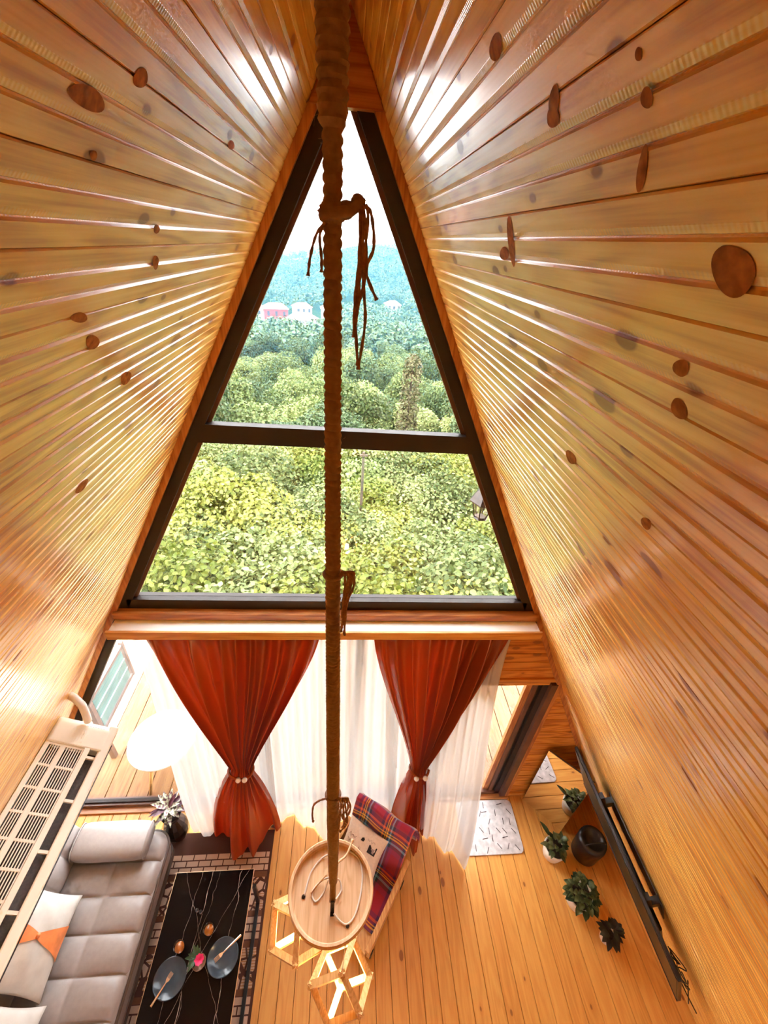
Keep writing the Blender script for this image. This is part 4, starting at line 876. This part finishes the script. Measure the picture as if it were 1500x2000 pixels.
# ================================================================== rope-wrapped pendant with wooden tray and cube lamps
pd = thing('rope_pendant', (0.03, 0.59, 2.6), 'thick jute-wrapped hanging rope carrying a round wooden tray', 'pendant')
def rope_xy(z): k = (z-2.6)/2.8; return (0.035-0.035*k, 0.59-0.0*k)
RAD = [(2.70, .0155), (2.8, .017), (3.2, .019), (3.7, .0168), (4.0, .0150), (4.28, .0137), (4.52, .0125), (4.75, .0112), (4.865, .0108), (4.875, .0158), (5.0, .0168), (5.40, .0175)]
rp = MB(); NZ = 760; KR = 14
for i in range(NZ+1):
    z = 2.70+2.69*i/NZ; x, y = rope_xy(z); r0 = interp(RAD, z)
    per = 0.0115 if z > 3.4 else 0.013
    for j in range(KR):
        a = 2*PI*j/KR; tilt = 0.0025*math.cos(a-1)
        phs = ((z+tilt)/per); r = r0*(0.80+0.27*abs(math.sin(PI*phs))**.75)*(1+0.05*noise.noise(Vector((math.floor(phs)*3.3, 0, 0))))
        rp.v.append((x+r*math.cos(a), y+r*math.sin(a), z))
for i in range(NZ):
    for j in range(KR): rp.f.append((i*KR+j, i*KR+(j+1) % KR, (i+1)*KR+(j+1) % KR, (i+1)*KR+j))
rope = rp.build('wrapped_rope', m_rope, pd, smooth=True)
# loose jute hairs along the thick upper winding
rg = random.Random(21); hair = MB()
for i in range(170):
    z = rg.uniform(4.40, 5.08); x, y = rope_xy(z); a = rg.uniform(0, 2*PI); r0 = interp(RAD, z)
    d = Vector((math.cos(a), math.sin(a), rg.uniform(-.6, .6))); p = Vector((x, y, z))+d*r0*.8
    l = rg.uniform(.0025, .006); q = p+d*l; s_ = q+Vector((rg.gauss(0, .003), rg.gauss(0, .003), rg.gauss(0, .004)))
    hair.tube([p, q, s_], .00012, 3)
o = hair.build('rope_fuzz', m_strand, pd); o['kind'] = 'stuff'
def strand(pts, r=.0022, par=pd, mat=m_strand):
    pts = [Vector(p) for p in pts]; out = []
    n = len(pts)-1
    for i in range(n*6+1):
        t = i/6; k = min(int(t), n-1); u = t-k
        p0, p1, p2, p3 = pts[max(0, k-1)], pts[k], pts[k+1], pts[min(n, k+2)]
        out.append(0.5*((2*p1)+(p2-p0)*u+(2*p0-5*p1+4*p2-p3)*u*u+(3*p1-p0-3*p2+p3)*u**3))
    rr = [r*(1+.22*math.sin(i*1.9)) for i in range(len(out))]; rr[-1] = r*1.5
    return MB().tube(out, rr, 6).build('jute_strand', mat, par, smooth=True)
def lump(c, r, par=pd):
    mb = MB()
    def fn(u, v):
        a = 2*PI*u; b_ = PI*v; q = r*(1+.14*math.sin(5*a+7*b_)); return (c[0]+q*math.sin(b_)*math.cos(a)*1.15, c[1]+q*math.sin(b_)*math.sin(a), c[2]+q*math.cos(b_))
    return mb.grid(fn, 14, 10).build('rope_knot', m_rope, par, smooth=True)
# top knot and its tassel
kx, ky = rope_xy(4.80); lump((kx, ky-.002, 4.795), .0135); lump((kx+.016, ky-.004, 4.798), .0085); lump((kx+.0285, ky-.004, 4.806), .0075)
MB().tube([(kx-.012, ky-.006, 4.79), (kx, ky-.015, 4.793), (kx+.02, ky-.012, 4.797), (kx+.032, ky-.006, 4.806)], .006, 8).build('rope_wrap', m_rope, pd, smooth=True)
for i, (dx, dz, l) in enumerate(((.028, 0, .13), (.033, -.002, .165), (.037, -.003, .17), (.031, .0, .095), (.041, -.002, .085))):
    wv = .004*math.sin(i*2.1); x0 = kx+dx
    strand([(x0-.004, ky-.006, 4.804), (x0+.003, ky-.012, 4.795), (x0+.004+wv, ky-.013, 4.795-l*.35), (x0+.001-wv+.0006*i, ky-.012, 4.795-l*.65), (x0+.001+wv*.5+(.012 if i == 4 else 0), ky-.012, 4.795-l)], .0021)
for i, l in enumerate((.055, .05)):
    strand([(kx-.008, ky-.008, 4.785), (kx-.014-.004*(1-i), ky-.01, 4.772), (kx-.02-.005*(1-i)+.008*i, ky-.012, 4.75), (kx-.024-.004*(1-i)+.012*i, ky-.012, 4.785-l)], .0018)
# middle tassel
kx, ky = rope_xy(4.26); MB().tube([(kx+.0158*math.cos(a), ky+.0158*math.sin(a), 4.252) for a in [2*PI*i/20 for i in range(20)]], .0035, 8, True).build('rope_wrap', m_rope, pd, smooth=True)
for i in range(7):
    x0 = kx+.016+.0028*(i % 4); l = (.13, .15, .16, .155, .14, .11, .09)[i]
    strand([(kx+.012, ky-.008, 4.255), (x0+.004+.002*i, ky-.012, 4.268-.002*(i % 3)), (x0+.007+.0025*(i % 5), ky-.013, 4.235), (x0+.004+.003*math.sin(i*2), ky-.013, 4.19), (x0+.002+.003*math.sin(i*3+1), ky-.012, 4.262-l)], .0024)
# lower tassel
kx, ky = rope_xy(3.40); MB().tube([(kx+.0195*math.cos(a), ky+.0195*math.sin(a), 3.40) for a in [2*PI*i/20 for i in range(20)]], .005, 8, True).build('rope_wrap', m_rope, pd, smooth=True)
strand([(kx-.015, ky-.01, 3.40), (kx-.035, ky-.02, 3.415), (kx-.055, ky-.02, 3.385), (kx-.06, ky-.02, 3.32), (kx-.058, ky-.02, 3.28)], .003)
for i in range(6):
    x0 = kx+.02; l = (.19, .15, .20, .13, .17, .10)[i]
    strand([(kx+.01, ky-.012, 3.40), (x0+.006*i*.8, ky-.02, 3.418), (x0+.004+.007*(i % 5), ky-.022, 3.36), (x0+.002+.006*((i*2) % 5), ky-.02, 3.40-l*.7), (x0+.006*((i*3) % 5), ky-.02, 3.40-l)], .003)
# tray
TC = (0.027, 0.592, 2.575); TR = 0.167
MB().lathe([(0, 0), (TR-.012, 0), (TR-.002, .004), (TR, .012), (TR, .034), (TR-.004, .038), (TR-.012, .036), (TR-.014, .014), (TR-.02, .010), (0, .010)], TC, 72, False).build('tray', m_tray, pd, smooth=False)
mt_ = pd.children[-1]
for p in mt_.data.polygons: p.use_smooth = True
md = mt_.modifiers.new('edges', 'EDGE_SPLIT'); md.split_angle = math.radians(40)
bk = MB().box((TC[0]-.001, TC[1]-.075, TC[2]+.010), (TC[0]+.014, TC[1]-.060, TC[2]+.012)).box((TC[0]-.001, TC[1]-.062, TC[2]+.010), (TC[0]+.014, TC[1]-.058, TC[2]+.12))
brk = bk.build('steel_bracket', m_metal, pd)
for i in range(4): MB().lathe([(.003, 0), (.003, .0012)], (0, 0, 0), 10).build('screw_hole', m_black, brk).matrix_basis = Matrix.Translation((TC[0]+.0065, TC[1]-.0622, TC[2]+.03+.02*i))@Matrix.Rotation(PI/2, 4, 'X')
MB().tube([(TC[0]+.006, TC[1]-.055, TC[2]+.10), (rope_xy(2.72)[0], rope_xy(2.72)[1], 2.72), (rope_xy(2.8)[0], .59, 2.8)], .012, 10).build('rope_end', m_rope, pd, smooth=True)
m_cable = plain('white_cable', (.70, .64, .58), .45, var=.05)
def cable(pts, r=.0032, par=pd, mat=m_cable, nm='lamp_cable'):
    pts = [Vector(p) for p in pts]; out = []; n = len(pts)-1
    for i in range(n*8+1):
        t = i/8; k = min(int(t), n-1); u = t-k
        p0, p1, p2, p3 = pts[max(0, k-1)], pts[k], pts[k+1], pts[min(n, k+2)]
        out.append(0.5*((2*p1)+(p2-p0)*u+(2*p0-5*p1+4*p2-p3)*u*u+(3*p1-p0-3*p2+p3)*u**3))
    return MB().tube(out, r, 8).build(nm, mat, par, smooth=True)
zc = TC[2]+.0135
def tp(dx, dy, dz=0): return (TC[0]+dx, TC[1]+dy, zc+dz)
cable([tp(-.105, -.01), tp(-.085, .06), tp(-.045, .105), tp(-.008, .115, .02)])
cable([tp(.012, -.07, .01), tp(.04, -.092), tp(.065, -.10), tp(.095, -.075), tp(.118, -.01), tp(.125, .05), tp(.11, .10), tp(.07, .128)])
cable([tp(0, .03, .05), tp(-.04, .03, .01), tp(-.075, .0), tp(-.06, -.03), tp(-.03, -.005), tp(-.012, .03, .02)])
cable([tp(0.005, .02, .05), tp(.03, .03, .01), tp(.04, -.0), tp(.018, -.03, .01)])
strand([tp(.012, .05, .09), tp(.03, .075, .06), tp(.06, .10, .05), tp(.085, .15, .05)], .0045, pd, m_tray)
strand([tp(-.02, .04, .04), tp(-.05, .02, .02), tp(-.08, -.005, .005)], .003, pd, m_tray)
for dx, dy in ((-.107, -.012), (.066, -.105)): MB().lathe([(.007, 0), (.007, .004), (.003, .006)], (TC[0]+dx, TC[1]+dy, TC[2]+.01), 12).build('cable_grommet', m_metal, pd, smooth=True)

m_bulb = plain('lit_bulb', (1, .9, .7), .3, emit=(1, .72, .36), estr=6, var=.01)
def cube_lamp(c, az0, e, label, cord_top):
    c = Vector(c); t = thing('cube_lamp', tuple(c), label, 'lamp', 'cube lamps hanging under the tray')
    h = e*math.sqrt(3)/2; top = c+Vector((0, 0, h)); bot = c-Vector((0, 0, h)); rr = e*math.sqrt(2/3)
    up = [c+Vector((rr*math.cos(az0+k*2*PI/3), rr*math.sin(az0+k*2*PI/3), h/3)) for k in range(3)]
    lo = [c+Vector((rr*math.cos(az0+PI/3+k*2*PI/3), rr*math.sin(az0+PI/3+k*2*PI/3), -h/3)) for k in range(3)]
    w = .0255
    ed = [(top, u) for u in up]+[(bot, l) for l in lo]+[(up[k], lo[k]) for k in range(3)]+[(up[(k+1) % 3], lo[k]) for k in range(3)]
    for p, q in ed:
        d = (q-p).normalized(); upv = ((p+q)/2-c).normalized()
        MB().bar(p-d*w*.5, q+d*w*.5, w, w, up=upv).build('frame_bar', m_lampwood, t)
    MB().tube([cord_top, (top+Vector(cord_top))/2, c+Vector((0, 0, .035))], .0022, 8).build('cord', m_cable, t, smooth=True)
    MB().lathe([(.004, .06), (.014, .055), (.016, .02), (.013, .015)], tuple(c), 16).build('socket', m_white, t, smooth=True)
    MB().lathe([(.010, .018), (.013, .005), (.021, -.015), (.023, -.03), (.018, -.046), (.006, -.054), (.0005, -.055)], tuple(c), 20).build('bulb', m_bulb, t, smooth=True)
    ld = bpy.data.lights.new('bulb_light', 'POINT'); ld.energy = 0.8; ld.color = (1, .66, .28); ld.shadow_soft_size = .03
    lo_ = bpy.data.objects.new('bulb_light', ld); COL.objects.link(lo_); lo_.parent = t; lo_.location = (0, 0, -.09)
    return t
cube_lamp((0.083, 0.442, 2.0), math.radians(66), .158, 'lit wooden cube-frame lamp hanging nearest, below the front rim of the tray', (TC[0]+.066, TC[1]-.105, TC[2]))
cube_lamp((-0.122, 0.632, 2.0), math.radians(30), .165, 'lit wooden cube-frame lamp half hidden beneath the left of the tray', (TC[0]-.107, TC[1]-.012, TC[2]))

# ================================================================== wooden lounge chair with plaid and cushion
cr = Vector((.82, -.57, 0)).normalized(); cf_ = Vector((-.57, -.82, 0)).normalized(); cz_ = Vector((0, 0, 1)); cB = Vector((.455, 1.565, 0))
ch = thing('lounge_chair', tuple(cB+cf_*.3), 'low pine lounge chair partly hidden below the hanging tray', 'chair')
def cbx(mb, a, b_): return mb.obox(cB, cr, cf_, cz_, a, b_)
for sgn in (-1, 1):
    x0, x1 = sorted((sgn*.275, sgn*.315))
    cbx(MB(), (x0, .06, .38), (x1, .70, .43)).build('armrest', m_oak, ch, bevel=.004)
    cbx(MB(), (x0+.008, .09, .10), (x1-.008, .66, .38)).build('side_panel', m_oak, ch)
    for yy in (.12, .62): cbx(MB(), (x0+.002, yy-.02, 0), (x1-.002, yy+.02, .12)).build('leg', m_black, ch)
cbx(MB(), (-.275, .10, .20), (.275, .68, .235)).build('seat', m_oak, ch)
cbx(MB(), (-.275, .655, .12), (.275, .685, .23)).build('front_rail', m_oak, ch)
bkp = MB().obox(cB+cf_*.16+Vector((0, 0, .22)), cr, (cz_*.95-cf_*.31).normalized(), (cf_*.95+cz_*.31).normalized(), (-.26, 0, -.015), (.26, .53, .015)); bkp.build('backrest', m_oak, ch)
# tartan
m_tart, nt, b = newmat('tartan_wool')
uvn = N(nt, 'ShaderNodeUVMap'); sp = N(nt, 'ShaderNodeSeparateXYZ'); L(nt, uvn.outputs[0], sp.inputs[0])
stops = [(0, (.34, .012, .04)), (.16, (.06, .015, .09)), (.26, (.75, .12, .03)), (.32, (.04, .02, .09)), (.38, (.95, .55, .04)), (.41, (.04, .02, .03)), (.44, (.95, .55, .04)), (.48, (.03, .04, .10)), (.55, (.18, .48, .72)), (.60, (.02, .04, .07)), (.68, (.28, .03, .12)), (.80, (.36, .012, .04))]
r1 = ramp(nt, M(nt, 'FRACT', M(nt, 'MULTIPLY', sp.outputs[0], 2.3)), stops, 'CONSTANT'); r2 = ramp(nt, M(nt, 'FRACT', M(nt, 'ADD', M(nt, 'MULTIPLY', sp.outputs[1], 4.2), .35)), stops, 'CONSTANT')
L(nt, mixc(nt, .5, r1.outputs[0], r2.outputs[0]), b.inputs['Base Color']); b.inputs['Roughness'].default_value = .9; b.inputs['Sheen Weight'].default_value = .3
topz = .22+.53*.95
pth = [(-.14, .30), (-.115, .45), (-.085, .62), (-.04, topz+.0), (-.02, topz+.035), (.015, topz+.03), (.06, .60), (.11, .45), (.17, .30), (.23, .27), (.34, .262), (.46, .262), (.56, .262)]
def plaid(u, v):
    t = v*(len(pth)-1); k = min(int(t), len(pth)-2); w_ = t-k; d = pth[k][0]+(pth[k+1][0]-pth[k][0])*w_; z = pth[k][1]+(pth[k+1][1]-pth[k][1])*w_
    p = cB+cr*(-.25+.535*u-.02*math.sin(3*v))+cf_*(d+.008*math.sin(11*u+4*v)); return Vector((p.x, p.y, z+.006*math.sin(14*u)+0.0))
pl = thing('tartan_blanket', tuple(cB+cf_*.3+Vector((0, 0, .26))), 'folded tartan wool blanket in red, yellow and blue draped over the chair back', 'blanket')
MB().grid(plaid, 40, 96, True).build('cloth', m_tart, pl, smooth=True, solid=.012)
fr_ = MB()
for i in range(26):
    p = Vector(plaid(1.0, .05+.33*i/25)); fr_.tube([p, p+cr*.02+Vector((0, 0, -.02)), p+cr*.03+Vector((0, 0, -.06))], .0022, 4)
o = fr_.build('fringe', m_tart, pl); o['kind'] = 'stuff'
# printed cushion
m_linen = plain('cream_linen', (.72, .60, .50), .85, var=.06, scale=60, bump=.1)
pz = (cf_*.80+cz_*.60).normalized(); px_ = cr.copy(); py_ = pz.cross(px_).normalized()
po = cB+cf_*.215-cr*.075+Vector((0, 0, .475))
fn3 = cushion_pt(po, px_, py_, pz, .185, .185, .07)
pc = cushion(fn3, 'printed_cushion', m_linen); tag(pc, 'cream cushion printed with a red tower, stamp and black rose on the chair', 'cushion')
m_pred = plain('print_dark_red', (.20, .03, .03), .8, var=.1); m_pblk = plain('print_black', (.02, .015, .015), .8, var=.1); m_pgrey = plain('print_grey', (.35, .25, .24), .8, var=.1)
def decal(poly, name, mat, n=1):
    mb = MB(); cx0 = sum(a for a, b_ in poly)/len(poly); cy0 = sum(b_ for a, b_ in poly)/len(poly)
    vs = [fn3(a, b_)+pz*.003 for a, b_ in poly]+[fn3(cx0, cy0)+pz*.003]
    mb.add(vs, [(i, (i+1) % len(poly), len(poly)) for i in range(len(poly))]); return mb.build(name, mat, pc)
decal([(.36, .28), (.42, .45), (.46, .62), (.475, .80), (.485, .80), (.50, .62), (.54, .45), (.60, .28), (.54, .28), (.48, .42), (.42, .28)], 'tower_print', m_pred)
decal([(.44, .78), (.45, .84), (.49, .86), (.52, .83), (.51, .78)], 'tower_top_print', m_pblk)
st_ = decal([(.66, .62), (.86, .62), (.86, .80), (.66, .80)], 'stamp_print', m_pblk); decal([(.73, .66), (.82, .66), (.82, .76), (.73, .76)], 'stamp_portrait_print', m_pgrey)
for k_ in range(7):
    a = k_*2*PI/7; cx0, cy0 = .68+.045*math.cos(a), .30+.05*math.sin(a)
    decal([(cx0+.04*math.cos(b_), cy0+.045*math.sin(b_)) for b_ in [2*PI*i/8 for i in range(8)]], 'rose_petal_print', m_pblk)
for k_, (x0, y0) in enumerate(((.12, .72), (.12, .60), (.58, .86), (.20, .16))):
    pts = [fn3(x0+.028*i, y0+.03*math.sin(i*2.1+k_)+.02*(i % 2))+pz*.003 for i in range(8)]; MB().tube(pts, .0016, 5).build('script_print', m_pgrey if k_ > 1 else m_pred, pc)

# ================================================================== vase with variegated plant
m_vase = plain('dark_bronze_vase', (.022, .010, .006), .35, 0, .0, var=.3, scale=6)
vs_ = thing('floor_vase', (-1.39, 1.75, 0), 'tall dark vase holding a variegated plant beside the sofa end', 'vase')
VP = [(.0, .012), (.055, .012), (.06, .02), (.075, .05), (.098, .13), (.102, .20), (.088, .27), (.06, .32), (.048, .345), (.052, .36), (.045, .36), (.04, .33), (0, .32)]
MB().lathe(VP, (-1.39, 1.755, 0), 14, False).build('vase_body', m_vase, vs_)
MB().lathe([(.03, .36), (.075, .40), (.085, .44), (.078, .44), (.06, .41), (0, .40)], (-1.39, 1.765, 0), 24, False).build('planter_bowl', m_vase, vs_, smooth=True)
m_var, nt, b = newmat('variegated_leaf')
tc = N(nt, 'ShaderNodeTexCoord'); no = N(nt, 'ShaderNodeTexNoise'); no.inputs['Scale'].default_value = 60; L(nt, tc.outputs['Object'], no.inputs[0])
rr = ramp(nt, no.outputs[0], [(.42, (.10, .03, .05)), (.5, (.28, .29, .19)), (.62, (.42, .41, .30))]); L(nt, rr.outputs[0], b.inputs['Base Color']); b.inputs['Roughness'].default_value = .45
rg = random.Random(3); m_purp = plain('purple_leaf', (.07, .015, .03), .45, var=.3, scale=40)
for i in range(26):
    a = i*2.399; el = .25+.9*(i/26)
    leafblade((-1.41, 1.79, .43+.05*(i/26)), (math.cos(a), math.sin(a), el*1.1),   .14+.07*rg.random(), .042, m_var if i % 4 else m_purp, vs_, 'leaf', .35)

# ================================================================== door mat, mirror, black bin, potted plants
m_mat = plain('grey_mat_fabric', (.58, .54, .53), .9, var=.22, scale=22)
mtx0, mtx1, mty0, mty1 = 1.26, 1.845, 1.485, 1.945
def rrect(x0, x1, y0, y1, r):
    out = []
    for cx0, cy0, a0 in ((x1-r, y0+r, -PI/2), (x1-r, y1-r, 0), (x0+r, y1-r, PI/2), (x0+r, y0+r, PI)):
        out += [(cx0+r*math.cos(a0+i*PI/12), cy0+r*math.sin(a0+i*PI/12)) for i in range(7)]
    return out
dm_ = thing('door_mat', (1.55, 1.7, 0), 'pale grey mat with short dark strokes in front of the glazed door', 'mat')
MB().slab(rrect(mtx0, mtx1, mty0, mty1, .05), .001, .012).build('mat_body', m_mat, dm_, bevel=.004)
rg = random.Random(17); stk = MB(); m_stroke = plain('mat_stroke', (.09, .07, .07), .9, var=.1)
for i in range(7):
    for j in range(6):
        if rg.random() < .25: continue
        x = mtx0+.06+.078*i+rg.uniform(-.02, .02); y = mty0+.05+.072*j+rg.uniform(-.015, .015); a = rg.choice((0.15, PI/2-.1, PI/3, 2.2)); l = .028
        d = Vector((math.cos(a), math.sin(a), 0))*l; p = Vector((x, y, .0128)); stk.bar(p-d, p+d, .006, .002)
o = stk.build('stroke_print', m_stroke, dm_); o['kind'] = 'stuff'
m_mirror = plain('mirror_silver', (.92, .92, .92), .01, 1.0, var=.001)
mr = thing('mirror', (2.14, 1.79, 0), 'frameless rectangular mirror standing across the right-hand corner', 'mirror')
mA, mBp = Vector((1.985, 1.945, 0)), Vector((2.285, 1.655, 0)); mx_ = (mBp-mA).normalized(); mn = Vector((-mx_.y, mx_.x, 0)); mn = -mn if mn.y > 0 else mn; ml = (mBp-mA).length
MB().obox(mA, mx_, mn, cz_, (0, -.012, 0), (ml, -.002, .955)).build('back_board', m_piping, mr)
MB().obox(mA, mx_, mn, cz_, (.002, -.002, .002), (ml-.002, .003, .953)).build('mirror_glass', m_mirror, mr)
bn = thing('black_bin', (2.42, 1.47, 0), 'rounded black bin on the floor behind the first potted plant', 'bin')
MB().lathe([(0, 0), (.10, 0), (.115, .02), (.125, .26), (.12, .29), (.09, .30), (.085, .285), (0, .28)], (2.42, 1.47, 0), 28, False).build('bin_body', m_black, bn, smooth=True)
MB().tube([(2.42-.1*math.cos(a), 1.43, .285+.05*math.sin(a)) for a in [PI*i/10 for i in range(11)]], .005, 8).build('bin_handle', m_black, bn, smooth=True)
m_pot = plain('white_ceramic_pot', (.72, .66, .58), .35, var=.04); m_soil = plain('potting_soil', (.03, .018, .01), .95, var=.4, scale=60)
m_dleaf = leafmat('dark_pot_leaves', (.014, .032, .010), (.15, .18, .075), .15, 30, rough=.35); m_pleaf = leafmat('purple_pot_leaves', (.018, .010, .012), (.05, .05, .025), .1, 30, rough=.35)
def potted(x, y, r, h, label, nl, ll, lw, mat, seed, spread=1.0, hgt=.5, ex=1.0):
    t = thing('potted_plant', (x, y, 0), label, 'plant', 'potted plants on the floor'); rg = random.Random(seed)
    MB().lathe([(0, 0), (r*.72, 0), (r*.8, .01), (r, h*.8), (r*.98, h), (r*.88, h), (r*.85, h*.8), (0, h*.78)], (x, y, 0), 28, False).build('pot', m_pot, t, smooth=True)
    MB().lathe([(0, h*.82), (r*.87, h*.82)], (x, y, 0), 20, False).build('soil', m_soil, t)
    for i in range(nl):
        a = i*2.399+rg.uniform(-.3, .3); q = rg.random()**.6; base = Vector((x+r*.6*q*math.cos(a)*ex, y+r*.6*q*math.sin(a)*ex, h*.85+hgt*.22*(1-q)+rg.uniform(0, .03)))
        leafblade(base, (math.cos(a)*spread, math.sin(a)*spread, .35+hgt*(1-q)), ll*rg.uniform(.7, 1.15), lw*rg.uniform(.8, 1.2), mat, t, 'leaf', .5)
    return t
p1 = potted(2.10, 1.475, .10, .15, 'potted plant with long drooping leaves in front of the mirror', 34, .085, .042, m_dleaf, 1, .8, .9)
leafblade((2.06, 1.55, .2), (-.5, .6, .5), .15, .045, m_dleaf, p1, 'leaf', .1)
potted(2.19, 1.13, .115, .15, 'biggest potted plant, bushy dark leaves in a white pot in the middle', 120, .072, .045, m_dleaf, 2, .75, 1.0, 1.6)
potted(2.33, 0.885, .06, .10, 'smallest potted plant with dark purple leaves nearest the television', 24, .085, .045, m_pleaf, 4, .9, .8)

# ================================================================== television on the right slope
tv = thing('television', (1.9, .93, 1.3), 'flat black television hung on brackets along the right sloping wall', 'television')
tO = Vector((1.712, .37, 1.87)); tD = Vector((1.98-1.712, 0, 1.32-1.87)).normalized(); tY = Vector((0, 1, 0)); tN = Vector((-abs(tD.z), 0, -tD.x)).normalized()   # down, along, screen normal
TH_, TW_ = .615, 1.13
def tvb(mb, d0, d1, l0, l1, n0, n1): return mb.obox(tO, tD, tY, tN, (d0, l0, n0), (d1, l1, n1))
tvb(MB(), 0, TH_, 0, TW_, -.022, -.002).build('casing', m_black, tv, bevel=.004)
m_scr = plain('dark_screen', (.010, .012, .010), .3, 0, .0, var=.05); m_scr.node_tree.nodes['Principled BSDF'].inputs['Specular IOR Level'].default_value = .12
tvb(MB(), .008, TH_-.014, .008, TW_-.008, -.002, 0.0005).build('screen', m_scr, tv)
m_bez = plain('silver_bezel', (.25, .22, .2), .3, .8, var=.05)
tvb(MB(), TH_-.012, TH_, 0, TW_, -.002, .004).build('bottom_bezel', m_black, tv)
tvb(MB(), .26, TH_-.02, .22, TW_-.22, -.06, -.022).build('rear_housing', m_black, tv, bevel=.01)
for l in (.30, .80):
    tvb(MB(), .02, .5, l, l+.035, -.05, -.022).build('bracket_arm', m_black, tv); tvb(MB(), .12, .18, l, l+.035, -.098, -.05).build('bracket_spacer', m_black, tv)
tvb(MB(), .12, .36, .28, .86, -.103, -.096).build('wall_plate', m_metal, tv)
rg = random.Random(8)
for k_ in range(4):
    base = tO+tD*(.12+.05*k_)+tY*(.07+.03*k_)-tN*.05
    pts = [base]
    for j in range(6): pts.append(base+tD*(rg.uniform(-.02, .10)+.03*j)+tY*(-.02*j+rg.uniform(-.05, .05))-tN*rg.uniform(-.02, .03))
    cable(pts, .0028, tv, m_black, 'tv_cable')
